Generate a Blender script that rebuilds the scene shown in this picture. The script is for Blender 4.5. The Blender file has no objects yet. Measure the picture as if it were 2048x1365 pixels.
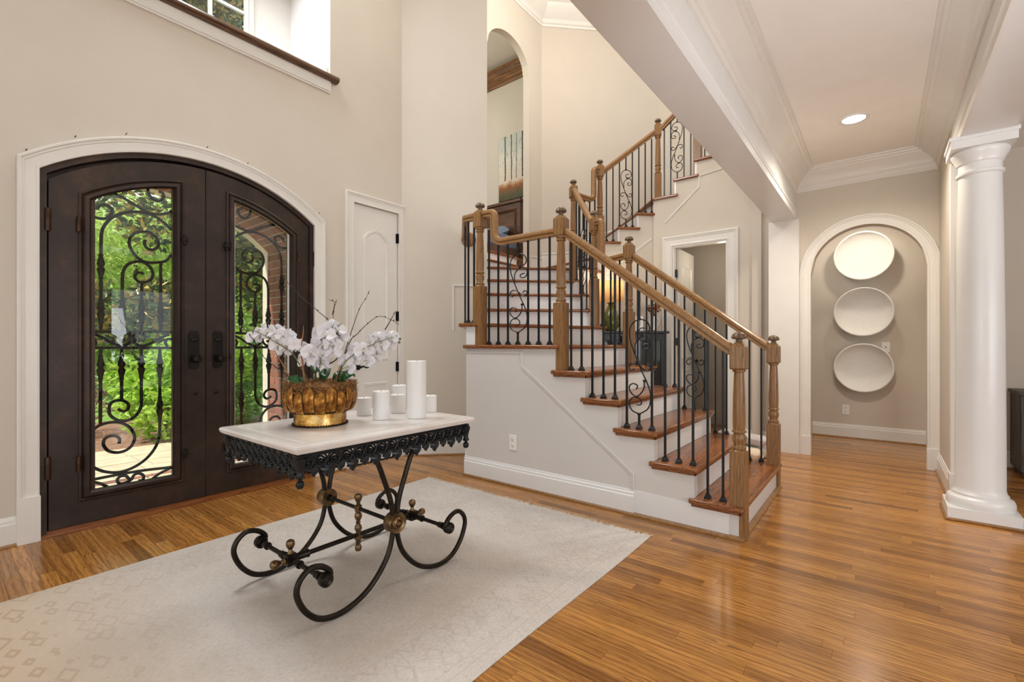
import bpy, bmesh, math, random
from mathutils import Vector, Matrix
random.seed(7)
PI = math.pi
scene = bpy.context.scene
COL = scene.collection
# ------------------------------------------------------------------ camera
CAM_H, FPX, HOR_V, YAW = 1.18, 934.0, 690.0, math.radians(38.4)
cam = bpy.data.cameras.new('camera'); cam_o = bpy.data.objects.new('camera', cam); COL.objects.link(cam_o)
cam.sensor_width = 36.0; cam.lens = FPX / 2048 * 36.0; cam.shift_y = (HOR_V - 682.5) / 2048
cam.clip_start = 0.05; cam.clip_end = 200
cam_o.location = (0, 0, CAM_H); cam_o.rotation_euler = (PI / 2, 0, YAW)
scene.camera = cam_o
# ------------------------------------------------------------------ light
scene.view_settings.view_transform = 'Standard'
scene.view_settings.look = 'None'
scene.view_settings.gamma = 1.0
scene.view_settings.use_curve_mapping = False
scene.view_settings.exposure = -0.35
world = bpy.data.worlds.new('sky'); scene.world = world; world.use_nodes = True
bg = world.node_tree.nodes['Background']
bg.inputs['Color'].default_value = (0.93, 0.97, 1.0, 1); bg.inputs['Strength'].default_value = 1.8
def lamp(name, kind, loc, power, color=(1, 1, 1), size=1.0, size_y=None, aim=None, **kw):
    l = bpy.data.lights.new(name, kind); o = bpy.data.objects.new(name, l); COL.objects.link(o)
    l.energy = power; l.color = color; o.location = loc
    if kind == 'AREA':
        l.size = size
        if size_y: l.shape = 'RECTANGLE'; l.size_y = size_y
    elif kind in ('POINT', 'SPOT'): l.shadow_soft_size = size
    for k, v in kw.items(): setattr(l, k, v)
    if aim is not None: o.rotation_euler = (Vector(aim) - Vector(loc)).to_track_quat('-Z', 'Y').to_euler()
    return o
lamp('sun', 'SUN', (-8, -6, 12), 6.5, (1.0, 0.93, 0.82), aim=(-7.2, -3.6, 8.2), angle=0.02)
lamp('upper_window_light', 'AREA', (-3.85, 1.1, 5.10), 130, (0.93, 0.96, 1.0), 1.1, 1.3, aim=(-0.6, 1.9, 0.4))
lamp('rear_fill_light', 'AREA', (-0.3, -3.2, 1.6), 30, (0.93, 0.96, 1.0), 4.2, 2.4, aim=(-0.9, 4, 2.0))  # added fill from behind the camera, no window stands there
lamp('hall_ceiling_fill', 'AREA', (0.32, 0.75, 1.2), 10, (0.95, 0.97, 1.0), 0.4, 0.4, aim=(-0.02, 3.5, 3.04), spread=math.radians(75))  # added out-of-view fill that brightens the hall ceiling
lamp('dining_window_light', 'AREA', (4.3, 1.2, 1.25), 110, (0.91, 0.95, 1.0), 3.4, 1.5, aim=(-0.7, 3.0, 2.4))
lamp('foyer_fill', 'POINT', (-1.6, 0.9, 5.0), 8, (1.0, 0.90, 0.78), 0.30)  # added soft fill high in the foyer, no fixture behind it
lamp('stair_tower_fill', 'POINT', (-2.7, 4.6, 5.6), 115, (1.0, 0.95, 0.88), 0.25)  # unseen added source that brightens the tower walls

# ------------------------------------------------------------------ geometry helpers
FW = (-math.sin(YAW), math.cos(YAW)); RT = (math.cos(YAW), math.sin(YAW))
def ray(u, v):
    a = (u - 1024) / FPX; b = (HOR_V - v) / FPX
    return (FW[0] + RT[0] * a, FW[1] + RT[1] * a, b)
def on_z(u, v, z=0.0):
    k = ray(u, v); t = (z - CAM_H) / k[2]; return Vector((k[0] * t, k[1] * t, z))
def on_x(u, v, x):
    k = ray(u, v); t = x / k[0]; return Vector((x, k[1] * t, CAM_H + k[2] * t))
def on_y(u, v, y):
    k = ray(u, v); t = y / k[1]; return Vector((k[0] * t, y, CAM_H + k[2] * t))
def at_depth(u, v, d):
    k = ray(u, v); return Vector((k[0] * d, k[1] * d, CAM_H + k[2] * d))

class MB:
    def __init__(s): s.v = []; s.f = []; s.rnd = []
    def add(s, vs, fs):
        n = len(s.v); s.v += [tuple(p) for p in vs]; s.f += [tuple(i + n for i in q) for q in fs]; return s
    def hexa(s, p):   # 4 bottom, 4 top
        return s.add(p, [(3, 2, 1, 0), (4, 5, 6, 7), (0, 1, 5, 4), (1, 2, 6, 5), (2, 3, 7, 6), (3, 0, 4, 7)])
    def box(s, x0, x1, y0, y1, z0, z1, M=None):
        p = [(x0, y0, z0), (x1, y0, z0), (x1, y1, z0), (x0, y1, z0), (x0, y0, z1), (x1, y0, z1), (x1, y1, z1), (x0, y1, z1)]
        if M is not None: p = [M @ Vector(q) for q in p]
        return s.hexa(p)
    def prism(s, poly, mapf, d0, d1):
        n = len(poly)
        vs = [mapf(a, b, d0) for a, b in poly] + [mapf(a, b, d1) for a, b in poly]
        fs = [tuple(range(n))[::-1], tuple(range(n, 2 * n))] + [(i, (i + 1) % n, n + (i + 1) % n, n + i) for i in range(n)]
        return s.add(vs, fs)
    def lathe(s, prof, c=(0, 0, 0), n=16, M=None, cap=True, sx=1.0, sy=1.0):
        vs = []; m = len(prof)
        for i in range(n):
            a = 2 * PI * i / n
            for r, z in prof:
                p = Vector((r * math.cos(a) * sx, r * math.sin(a) * sy, z))
                if M is not None: p = M @ p
                vs.append(p + Vector(c))
        fs = [(i * m + j, ((i + 1) % n) * m + j, ((i + 1) % n) * m + j + 1, i * m + j + 1) for i in range(n) for j in range(m - 1)]
        if cap: fs += [tuple(i * m for i in range(n))[::-1], tuple(i * m + m - 1 for i in range(n))]
        return s.add(vs, fs)
    def tube(s, path, r, n=8, cap=True):
        path = [Vector(p) for p in path]; m = len(path)
        rs = r if isinstance(r, (list, tuple)) else [r] * m
        t0 = (path[1] - path[0]).normalized()
        up = Vector((0, 0, 1)) if abs(t0.z) < 0.9 else Vector((1, 0, 0))
        nx = t0.cross(up).normalized(); vs = []
        for i, p in enumerate(path):
            t = (path[min(i + 1, m - 1)] - path[max(i - 1, 0)])
            t = t.normalized() if t.length > 1e-9 else t0
            nx = (nx - t * nx.dot(t)); nx = nx.normalized() if nx.length > 1e-6 else t.orthogonal().normalized()
            ny = t.cross(nx)
            vs += [p + (nx * math.cos(2 * PI * k / n) + ny * math.sin(2 * PI * k / n)) * rs[i] for k in range(n)]
        fs = [(i * n + k, i * n + (k + 1) % n, (i + 1) * n + (k + 1) % n, (i + 1) * n + k) for i in range(m - 1) for k in range(n)]
        if cap: fs += [tuple(range(n))[::-1], tuple((m - 1) * n + k for k in range(n))]
        return s.add(vs, fs)
    def sweep(s, path, prof, mapf, closed=False, cap=True):
        n = len(path); m = len(prof); vs = []
        for i in range(n):
            def nrm(p, q):
                dx, dy = q[0] - p[0], q[1] - p[1]; l = math.hypot(dx, dy) or 1; return (-dy / l, dx / l)
            if closed: n0 = nrm(path[i - 1], path[i]); n1 = nrm(path[i], path[(i + 1) % n])
            else:
                n0 = nrm(path[i - 1], path[i]) if i > 0 else nrm(path[i], path[i + 1])
                n1 = nrm(path[i], path[i + 1]) if i < n - 1 else n0
            k = 1 + n0[0] * n1[0] + n0[1] * n1[1]
            k = max(k, 0.15); nx, ny = (n0[0] + n1[0]) / k, (n0[1] + n1[1]) / k
            vs += [mapf(path[i][0] + nx * o, path[i][1] + ny * o, d) for o, d in prof]
        fs = []
        for i in range(n if closed else n - 1):
            j = (i + 1) % n
            fs += [(i * m + k, j * m + k, j * m + (k + 1) % m, i * m + (k + 1) % m) for k in range(m)]
        if not closed and cap: fs += [tuple(range(m))[::-1], tuple((n - 1) * m + k for k in range(m))]
        return s.add(vs, fs)
    def mesh(s, name, smooth=True, fix=True, angle=38):
        me = bpy.data.meshes.new(name); me.from_pydata(s.v, [], s.f); me.update()
        if fix:
            b = bmesh.new(); b.from_mesh(me); bmesh.ops.recalc_face_normals(b, faces=b.faces); b.to_mesh(me); b.free()
        if smooth:
            me.shade_smooth(); me.set_sharp_from_angle(angle=math.radians(angle))
        return me
    def build(s, name, mat, parent=None, smooth=True, fix=True, angle=38, loc=None, bevel=0):
        return link(name, s.mesh(name, smooth, fix, angle), mat, parent, loc, bevel)
def link(name, me, mat, parent=None, loc=None, bevel=0):
    if mat is not None and not len(me.materials): me.materials.append(mat)
    o = bpy.data.objects.new(name, me); COL.objects.link(o)
    if parent is not None: o.parent = parent
    if loc is not None: o.location = loc
    if bevel:
        b = o.modifiers.new('edge', 'BEVEL'); b.width = bevel; b.segments = 2; b.limit_method = 'ANGLE'; b.angle_limit = math.radians(40)
    return o
def tag(o, label=None, cat=None, group=None, kind=None):
    if label: o['label'] = label
    if cat: o['category'] = cat
    if group: o['group'] = group
    if kind: o['kind'] = kind
    return o
def thing(name, label, cat, loc=(0, 0, 0), group=None, rz=0.0):
    o = bpy.data.objects.new(name, None); COL.objects.link(o); o.location = loc; o.rotation_euler = (0, 0, rz)
    o.empty_display_size = 0.1
    return tag(o, label, cat, group)
def struct_root(name):
    o = bpy.data.objects.new(name, None); COL.objects.link(o); o['kind'] = 'structure'; return o
def struct(name, mb, mat, parent=None, **kw):
    o = mb.build(name, mat, parent, **kw)
    if parent is None: o['kind'] = 'structure'
    return o
def clone(o, parent, loc=None, rot=None, scale=None):
    c = o.copy(); COL.objects.link(c); c.parent = parent
    if loc is not None: c.location = loc
    if rot is not None: c.rotation_euler = rot
    if scale is not None: c.scale = scale
    return c
def smooth_path(pts, n=5):     # Catmull-Rom through points
    pts = [Vector(p) for p in pts]; out = []
    for i in range(len(pts) - 1):
        p0 = pts[i - 1] if i else pts[i] * 2 - pts[i + 1]; p1 = pts[i]; p2 = pts[i + 1]
        p3 = pts[i + 2] if i + 2 < len(pts) else p2 * 2 - p1
        for k in range(n):
            t = k / n
            out.append(0.5 * ((2 * p1) + (p2 - p0) * t + (2 * p0 - 5 * p1 + 4 * p2 - p3) * t * t + (3 * p1 - p0 - 3 * p2 + p3) * t ** 3))
    out.append(pts[-1]); return out
def arc(cx, cy, r, a0, a1, n):
    return [(cx + r * math.cos(a0 + (a1 - a0) * i / n), cy + r * math.sin(a0 + (a1 - a0) * i / n)) for i in range(n + 1)]

# ------------------------------------------------------------------ materials
def lin(r, g, b):
    f = lambda c: (c / 255 / 12.92) if c / 255 <= 0.04045 else ((c / 255 + 0.055) / 1.055) ** 2.4
    return (f(r), f(g), f(b), 1)
class Mat:
    def __init__(s, name):
        s.m = bpy.data.materials.new(name); s.m.use_nodes = True; s.t = s.m.node_tree; s.n = s.t.nodes; s.l = s.t.links
        s.b = s.n['Principled BSDF']; s.out = s.n['Material Output']
    def node(s, t, **kw):
        x = s.n.new(t)
        for k, v in kw.items():
            if k.startswith('_'): x.inputs[k[1:]].default_value = v
            else: setattr(x, k, v)
        return x
    def link(s, a, b): s.l.new(a, b)
    def obj_vec(s, scale=(1, 1, 1), add=None):
        tc = s.node('ShaderNodeTexCoord'); src = tc.outputs['Object']
        if add is not None:
            va = s.node('ShaderNodeVectorMath', operation='ADD'); s.link(src, va.inputs[0]); s.link(add, va.inputs[1]); src = va.outputs[0]
        mp = s.node('ShaderNodeMapping'); mp.inputs['Scale'].default_value = scale; s.link(src, mp.inputs['Vector']); return mp.outputs[0]
    def noise(s, vec, scale=5, detail=4, rough=0.55, dist=0.0):
        x = s.node('ShaderNodeTexNoise'); x.inputs['Scale'].default_value = scale; x.inputs['Detail'].default_value = detail
        x.inputs['Roughness'].default_value = rough; x.inputs['Distortion'].default_value = dist
        if vec is not None: s.link(vec, x.inputs['Vector'])
        return x.outputs['Fac']
    def ramp(s, fac, stops):
        x = s.node('ShaderNodeValToRGB'); e = x.color_ramp.elements
        while len(e) < len(stops): e.new(0.5)
        for el, (p, c) in zip(e, stops): el.position = p; el.color = c
        s.link(fac, x.inputs['Fac']); return x.outputs['Color']
    def mix(s, fac, a, b, mode='MIX'):
        x = s.node('ShaderNodeMix', data_type='RGBA', blend_type=mode)
        for sock, val in ((x.inputs[0], fac), (x.inputs[6], a), (x.inputs[7], b)):
            if hasattr(val, 'is_linked') or hasattr(val, 'links'): s.link(val, sock)
            else: sock.default_value = val
        return x.outputs[2]
    def math(s, op, a, b=0.5):
        x = s.node('ShaderNodeMath', operation=op)
        for sock, val in ((x.inputs[0], a), (x.inputs[1], b)):
            if hasattr(val, 'links'): s.link(val, sock)
            else: sock.default_value = val
        return x.outputs[0]
    def base(s, col):
        if hasattr(col, 'links'): s.link(col, s.b.inputs['Base Color'])
        else: s.b.inputs['Base Color'].default_value = col
    def set(s, rough=0.5, metal=0.0, spec=None, **kw):
        s.b.inputs['Roughness'].default_value = rough; s.b.inputs['Metallic'].default_value = metal
        if spec is not None: s.b.inputs['Specular IOR Level'].default_value = spec
        for k, v in kw.items(): s.b.inputs[k].default_value = v
        return s
    def bump(s, h, strength=0.2, dist=0.01):
        x = s.node('ShaderNodeBump'); x.inputs['Strength'].default_value = strength; x.inputs['Distance'].default_value = dist
        s.link(h, x.inputs['Height']); s.link(x.outputs[0], s.b.inputs['Normal'])
def plain(name, col, rough=0.5, metal=0.0, var=0.06, vscale=6, bump=0.0, bscale=60, spec=None, **kw):
    m = Mat(name); m.set(rough, metal, spec, **kw); v = m.obj_vec()
    f = m.noise(v, vscale, 4)
    d = tuple(max(0, c * (1 - 2 * var)) for c in col[:3]) + (1,); l = tuple(min(1, c * (1 + var)) for c in col[:3]) + (1,)
    m.base(m.ramp(f, [(0.3, d), (0.7, l)]))
    if bump: m.bump(m.noise(v, bscale, 3), bump, 0.004)
    return m.m
def wood(name, light, dark, axis, rough=0.3, fine=1.0, contrast=1.0, rnd=False):
    m = Mat(name); m.set(rough)
    st = [30 * fine] * 3; st[axis] = (4.5 if rnd else 1.6) * fine
    st2 = [7 * fine] * 3; st2[axis] = 0.7 * fine
    add = None
    at = None
    if rnd:
        at = m.node('ShaderNodeAttribute'); at.attribute_name = 'rnd'
        cm = m.node('ShaderNodeCombineXYZ'); k = m.math('MULTIPLY', at.outputs['Fac'], 61.0)
        for i in range(3): m.link(k, cm.inputs[i])
        add = cm.outputs[0]
    v = m.obj_vec(tuple(st), add); v2 = m.obj_vec(tuple(st2), add)
    g = m.noise(v, 3.0, 6, 0.65, 0.3)
    w = m.node('ShaderNodeTexWave'); w.wave_type = 'BANDS'; w.bands_direction = 'XYZ'[(axis + 1) % 3]
    w.inputs['Scale'].default_value = 1.6; w.inputs['Distortion'].default_value = 9.0; w.inputs['Detail'].default_value = 3; w.inputs['Detail Scale'].default_value = 0.8
    m.link(v2, w.inputs['Vector'])
    f = m.math('ADD', m.math('MULTIPLY', g, 0.76), m.math('MULTIPLY', w.outputs['Fac'], 0.24))
    mid = tuple((a + b) / 2 for a, b in zip(light, dark))
    lo = 0.5 - 0.2 / contrast; hi = 0.5 + 0.22 / contrast
    col = m.ramp(f, [(lo, dark), (0.47, mid), (hi, light)])
    if rnd:
        tint = m.ramp(at.outputs['Fac'], [(0.0, (0.52, 0.46, 0.40, 1)), (0.16, (0.78, 0.74, 0.69, 1)), (0.6, (1.0, 0.99, 0.96, 1)), (1.0, (1.16, 1.17, 1.15, 1))])
        col = m.mix(1.0, col, tint, 'MULTIPLY')
    # open grain: dark pore lines that gather along the growth rings
    st3 = [130 * fine] * 3; st3[axis] = 4.0 * fine
    st4 = [9 * fine] * 3; st4[axis] = 1.5 * fine
    por = m.noise(m.obj_vec(tuple(st3), add), 1.0, 3, 0.7)
    w2 = m.node('ShaderNodeTexWave'); w2.wave_type = 'BANDS'; w2.bands_direction = 'XYZ'[(axis + 1) % 3]; w2.wave_profile = 'SAW'
    w2.inputs['Scale'].default_value = 1.8; w2.inputs['Distortion'].default_value = 11.0; w2.inputs['Detail'].default_value = 2; w2.inputs['Detail Scale'].default_value = 1.2
    m.link(m.obj_vec(tuple(st4), add), w2.inputs['Vector'])
    ring = m.node('ShaderNodeMapRange'); ring.inputs[1].default_value = 0.55; ring.inputs[2].default_value = 1.0; m.link(w2.outputs['Fac'], ring.inputs[0])
    pm_ = m.node('ShaderNodeMapRange'); pm_.inputs[1].default_value = 0.46; pm_.inputs[2].default_value = 0.62; m.link(por, pm_.inputs[0])
    mask = m.math('MULTIPLY', ring.outputs[0], m.math('ADD', m.math('MULTIPLY', pm_.outputs[0], 0.75), 0.25))
    col = m.mix(m.math('MULTIPLY', mask, min(1.0, 1.3 * contrast)), col, tuple(c * 0.45 for c in dark[:3]) + (1,))
    m.base(col); m.bump(g, 0.05, 0.003)
    return m.m
M = {}
M['wall'] = plain('painted_wall', lin(211, 201, 187), 0.75, var=0.012, vscale=2.5, bump=0.03, bscale=180)
M['wall_grey'] = plain('painted_stair_panel', lin(214, 209, 204), 0.6, var=0.012, vscale=2.5)
M['trim'] = plain('white_trim_paint', lin(232, 228, 221), 0.32, var=0.012)
M['trim_white'] = plain('white_gloss_paint', lin(232, 231, 229), 0.28, var=0.01)
M['ceiling'] = plain('ceiling_paint', lin(244, 240, 234), 0.85, var=0.01)
M['floor'] = wood('oak_floorboard', lin(202, 144, 74), lin(140, 90, 40), 0, 0.2, 1.0, 0.75, rnd=True)
M['floor_under'] = plain('subfloor', lin(60, 36, 18), 0.8)
M['oak_z'] = wood('oak_post', lin(164, 122, 74), lin(112, 76, 42), 2, 0.3, 1.3, 0.7)
M['oak_x'] = plain('oak_rail', lin(152, 112, 70), 0.27, var=0.13, vscale=45)
M['oak_cap'] = wood('oak_finial', lin(128, 104, 80), lin(84, 62, 44), 2, 0.3)
M['tread_y'] = wood('oak_tread_long', lin(166, 104, 58), lin(100, 56, 28), 1, 0.2, 0.9, 0.8)
M['sill_wood'] = wood('window_sill_wood', lin(116, 84, 60), lin(66, 42, 28), 1, 0.25)
M['cornice_wood'] = wood('wood_cornice', lin(156, 108, 64), lin(88, 54, 28), 0, 0.4)
M['panel_wood'] = wood('dark_wood_panel', lin(122, 78, 44), lin(70, 40, 20), 0, 0.35)
M['iron'] = plain('black_iron', lin(40, 43, 46), 0.34, 0.6, var=0.15, bump=0.05, bscale=90)
M['iron_grille'] = plain('grille_iron', lin(24, 27, 27), 0.5, 0.5, var=0.1)
def door_mat():
    m = Mat('bronzed_steel_door'); m.set(0.42, 0.35)
    v = m.obj_vec(); a = m.noise(v, 2.2, 6, 0.6, 0.6); b = m.noise(v, 14, 5, 0.6)
    f = m.math('ADD', m.math('MULTIPLY', a, 0.7), m.math('MULTIPLY', b, 0.3))
    m.base(m.ramp(f, [(0.32, lin(36, 27, 23)), (0.52, lin(54, 40, 32)), (0.72, lin(84, 60, 46))])); m.bump(b, 0.08, 0.004)
    return m.m
M['door'] = door_mat()
M['bronze'] = plain('aged_bronze', lin(72, 52, 38), 0.38, 0.7, var=0.2, vscale=25)
M['dark_hardware'] = plain('oil_rubbed_bronze', lin(36, 31, 28), 0.35, 0.7, var=0.1)
M['brass'] = plain('antique_brass', lin(128, 104, 74), 0.3, 0.9, var=0.2, vscale=30)
M['rubbed_iron'] = plain('rubbed_bronze_iron', lin(52, 46, 40), 0.36, 0.85, var=0.2, vscale=18)
def glass_mat(name, tint=(1, 1, 1, 1), refl=1.0):
    m = Mat(name); m.n.remove(m.b)
    t = m.node('ShaderNodeBsdfTransparent'); t.inputs[0].default_value = tint
    g = m.node('ShaderNodeBsdfGlossy'); g.inputs['Roughness'].default_value = 0.0
    fr = m.node('ShaderNodeFresnel'); fr.inputs['IOR'].default_value = 1.5
    mx = m.node('ShaderNodeMixShader'); m.link(m.math('MULTIPLY', fr.outputs[0], refl), mx.inputs[0]); m.link(t.outputs[0], mx.inputs[1]); m.link(g.outputs[0], mx.inputs[2])
    m.link(mx.outputs[0], m.out.inputs['Surface']); return m.m
M['glass'] = glass_mat('clear_glass', (0.96, 0.98, 0.97, 1))
def emit(name, col, s):
    m = Mat(name); m.base((0.9, 0.9, 0.9, 1)); m.b.inputs['Emission Color'].default_value = col; m.b.inputs['Emission Strength'].default_value = s; return m.m
# ================================================================== SETTING
XW = -4.0                                   # entrance wall
def wmap(a, b, d): return (XW - d, a, b)    # wall plane: a = y, b = z, d = depth outwards
def strips(mb, a0, a1, n, lo, hi, mapf, d0, d1):
    for i in range(n):
        p, q = a0 + (a1 - a0) * i / n, a0 + (a1 - a0) * (i + 1) / n
        mb.hexa([mapf(p, lo(p), d0), mapf(q, lo(q), d0), mapf(q, lo(q), d1), mapf(p, lo(p), d1),
                 mapf(p, hi(p), d0), mapf(q, hi(q), d0), mapf(q, hi(q), d1), mapf(p, hi(p), d1)])
K = lambda c: (lambda a: c)
def arch_fn(cy, cz, r, rz=None):
    return lambda a: cz + (rz or r) / r * math.sqrt(max(r * r - (a - cy) ** 2, 0))
HC, WZ, TOPZ = 3.04, 2.54, 6.62             # hall ceiling, beam underside, tall ceiling
# ---- floor: boards run along x
floor = struct('floor', MB().box(-4.2, 4.5, -3.4, 7.6, -0.12, -0.006), M['floor_under'], smooth=False)
pieces = []
rw = 0.0605; y = -3.2; rr = random.Random(3)
while y < 7.29:
    x = -4.0 - rr.random() * 1.1
    while x < 4.2:
        L = rr.choice([0.35, 0.5, 0.7, 0.8, 0.9, 1.05, 1.2, 1.4]) * (0.85 + 0.3 * rr.random())
        a, b = max(x, -4.0), min(x + L, 4.2)
        if b - a > 0.02: pieces.append((a, b, y, min(y + rw, 7.29), rr.random()))
        x += L
    y += rw
def board_area(p):
    a, b, c, d, _ = p; mx, my = (a + b) / 2, (c + d) / 2
    fw = mx * FW[0] + my * FW[1]
    if fw < 1.0: return 0
    if -3.15 < a and b < -1.1 and d < 2.77: return 0
    if -2.9 < a and b < -0.7 and 3.1 < c and d < 4.4: return 0
    s = 0; n = 5
    for i in range(n):
        px = a + (b - a) * (i + .5) / n; f_ = px * FW[0] + my * FW[1]
        if f_ < 0.8: continue
        u = 1024 + FPX * (px * RT[0] + my * RT[1]) / f_; v = HOR_V + FPX * CAM_H / f_
        if 0 < u < 2048 and v < 1365 and not (px < -1.1 and my < 2.77 and px > -3.15): s += (b - a) / n * (d - c) / f_ ** 3
    return s
pieces.sort(key=board_area, reverse=True)
def board_mb(mb, p):
    a, b, c, d, r = p; g = 0.0002; e = 0.0006; t = rr.uniform(-0.0003, 0.0002)
    mb.add([(a + g, c + g, -0.008), (b - g, c + g, -0.008), (b - g, d - g, -0.008), (a + g, d - g, -0.008),
            (a + g, c + g, t - 0.0010), (b - g, c + g, t - 0.0010), (b - g, d - g, t - 0.0010), (a + g, d - g, t - 0.0010),
            (a + e, c + e, t), (b - e, c + e, t), (b - e, d - e, t), (a + e, d - e, t)],
           [(8, 9, 10, 11), (4, 5, 9, 8), (5, 6, 10, 9), (6, 7, 11, 10), (7, 4, 8, 11), (0, 1, 5, 4), (1, 2, 6, 5), (2, 3, 7, 6), (3, 0, 4, 7)])
    mb.rnd += [r] * 9
def with_rnd(me, vals):
    at = me.attributes.new('rnd', 'FLOAT', 'FACE'); at.data.foreach_set('value', vals); return me
for p in pieces[:298]:
    mb = MB(); board_mb(mb, p); link('floorboard', with_rnd(mb.mesh('floorboard', smooth=False, fix=False), mb.rnd), M['floor'], floor)
mb = MB()
for p in pieces[298:]: board_mb(mb, p)
o = link('floorboards_rest', with_rnd(mb.mesh('floorboards_rest', smooth=False, fix=False), mb.rnd), M['floor'], floor); o['kind'] = 'stuff'

# ---- entrance wall with door, closet and high window openings
DC, DZ = 1.3115, 1.16
ENT = (0.438, 2.185, arch_fn(DC, DZ, 1.397))
CLO = (2.583, 3.118, K(2.561)); WIN = (0.28, 2.34)
mb = MB()
strips(mb, -3.2, 0.28, 1, K(0), K(TOPZ), wmap, 0, 0.2)
strips(mb, 0.28, ENT[0], 1, K(0), K(3.62), wmap, 0, 0.2)
strips(mb, ENT[0], ENT[1], 28, ENT[2], K(3.62), wmap, 0, 0.2)
strips(mb, ENT[1], 2.34, 1, K(0), K(3.62), wmap, 0, 0.2)
strips(mb, 0.28, 2.34, 1, K(5.95), K(TOPZ), wmap, 0, 0.2)
strips(mb, 2.34, CLO[0], 1, K(0), K(TOPZ), wmap, 0, 0.2)
strips(mb, CLO[0], CLO[1], 1, CLO[2], K(TOPZ), wmap, 0, 0.2)
strips(mb, CLO[1], 3.16, 1, K(0), K(TOPZ), wmap, 0, 0.2)
wall_left = struct('wall_left', mb, M['wall'], smooth=False)
def slab(name, p, q, t, z0, z1, mat):       # wall from p to q, thickness t to the left of the direction
    dx, dy = q[0] - p[0], q[1] - p[1]; l = math.hypot(dx, dy); nx, ny = -dy / l * t, dx / l * t
    mb = MB().hexa([(p[0], p[1], z0), (q[0], q[1], z0), (q[0] + nx, q[1] + ny, z0), (p[0] + nx, p[1] + ny, z0),
                    (p[0], p[1], z1), (q[0], q[1], z1), (q[0] + nx, q[1] + ny, z1), (p[0] + nx, p[1] + ny, z1)])
    return struct(name, mb, mat, smooth=False)
W2A, W2B, W3A, W34, W45 = (-4.0, 3.16), (-3.443, 3.717), (-4.25, 4.524), (-4.25, 6.12), (-2.86, 7.51)
slab('wall_left_angled', W2A, W2B, 0.12, 0, TOPZ, M['wall'])
slab('wall_stair_side', W2B, W3A, -0.12, 0, TOPZ, M['wall'])
RISE = 1.18 / 6
ZL = 13 * RISE
am = lambda a, b, d: (-4.25 - d, a, b)
mb = MB(); AR = (4.81, 5.78, arch_fn(5.295, 5.32, 0.485, 0.3875))
strips(mb, 4.524, AR[0], 1, K(0), K(TOPZ), am, 0, 0.11)
strips(mb, AR[0], AR[1], 28, AR[2], K(TOPZ), am, 0, 0.11)
strips(mb, AR[0], AR[1], 1, K(0), K(12 * RISE - 0.03), am, 0, 0.11)
strips(mb, AR[1], 6.12, 1, K(0), K(TOPZ), am, 0, 0.11)
struct('wall_tower_arch', mb, M['wall'], smooth=False)
slab('wall_tower_back', W34, W45, 0.12, 0, TOPZ, M['wall'])
slab('wall_tower_far', W45, (0.6, 7.51), 0.12, 2.85, TOPZ, M['wall'])
struct('wall_rear_blocker', MB().box(-4.2, 4.6, -3.42, -3.32, 2.45, TOPZ), M['wall'], smooth=False)  # unseen upper wall, added to block sun and high sky light
struct('ceiling_foyer', MB().box(-4.4, -0.74, -3.4, 7.7, TOPZ, TOPZ + 0.1), M['ceiling'], smooth=False)
crown_big = [(0, 6.25), (0.015, 6.25), (0.015, 6.29), (0.03, 6.30), (0.035, 6.36), (0.05, 6.375), (0.08, 6.40), (0.14, 6.46), (0.18, 6.53), (0.21, 6.55), (0.215, 6.575), (0.24, 6.58), (0.245, TOPZ), (0, TOPZ)]
xy = lambda a, b, d: (a, b, d)
struct('trim_crown_foyer', MB().sweep([(0.5, 7.51), W45, W34, W3A, W2B, W2A, (XW, -3.2)], crown_big, xy), M['trim'], angle=25)

# ---- room behind the upper arch
struct('floor_upper_room', MB().box(-7.6, -4.5, 3.4, 6.4, ZL - 0.12, ZL), M['tread_y'], smooth=False)
struct('wall_upper_room', MB().box(-7.6, -4.36, 6.4, 6.5, ZL - 0.12, 6.45), M['wall'], smooth=False)
struct('wall_upper_room_end', MB().box(-7.7, -7.6, 3.4, 6.5, ZL - 0.12, 6.45), M['wall'], smooth=False)
struct('ceiling_upper_room', MB().box(-7.7, -4.36, 3.4, 6.5, 6.15, 6.25), M['ceiling'], smooth=False)
struct('trim_wood_cornice', MB().sweep([(-4.36, 6.4), (-7.6, 6.4)], [(0, 5.78), (0.02, 5.78), (0.03, 5.83), (0.05, 5.85), (0.06, 5.93), (0.08, 5.95), (0.1, 6.02), (0.105, 6.08), (0, 6.08)], xy), M['cornice_wood'], angle=25)

# ---- hall: beam, ceiling, arched wall
BX0, BX1, NY = -0.966, -0.74, 5.915
XR = 0.42
struct('beam_hall', MB().box(BX0, BX1, -3.3, NY, WZ, TOPZ), M['trim_white'], smooth=False)
mb = MB().sweep([(BX1, NY), (BX1, -3.3)], [(0, WZ), (0.012, WZ), (0.012, WZ + 0.055), (0.02, WZ + 0.06), (0.02, WZ + 0.07), (0.026, WZ + 0.078), (0.02, WZ + 0.087), (0.008, WZ + 0.095), (0, WZ + 0.1)], xy)
struct('trim_beam_edge', mb, M['trim_white'], angle=25)
struct('ceiling_hall', MB().box(BX1, 4.5, -3.4, 6.6, HC, HC + 0.12), M['ceiling'], smooth=False)
crown = [(0, 2.83), (0.012, 2.83), (0.012, 2.845), (0.022, 2.855), (0.022, 2.885), (0.03, 2.892), (0.04, 2.90), (0.05, 2.925), (0.075, 2.955), (0.11, 2.98), (0.13, 2.995), (0.135, 3.005), (0.155, 3.008), (0.16, 3.02), (0.178, 3.026), (0.18, HC), (0, HC)]
struct('trim_crown_hall', MB().sweep([(XR, -3.3), (XR, NY), (BX1, NY), (BX1, -3.3)], crown, xy), M['trim'], angle=25)
nm = lambda a, b, d: (a, NY + d, b)
NA, NB, NCX, NSP, NR = -0.60, 0.335, -0.1325, 1.93, 0.4675
mb = MB()
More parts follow.
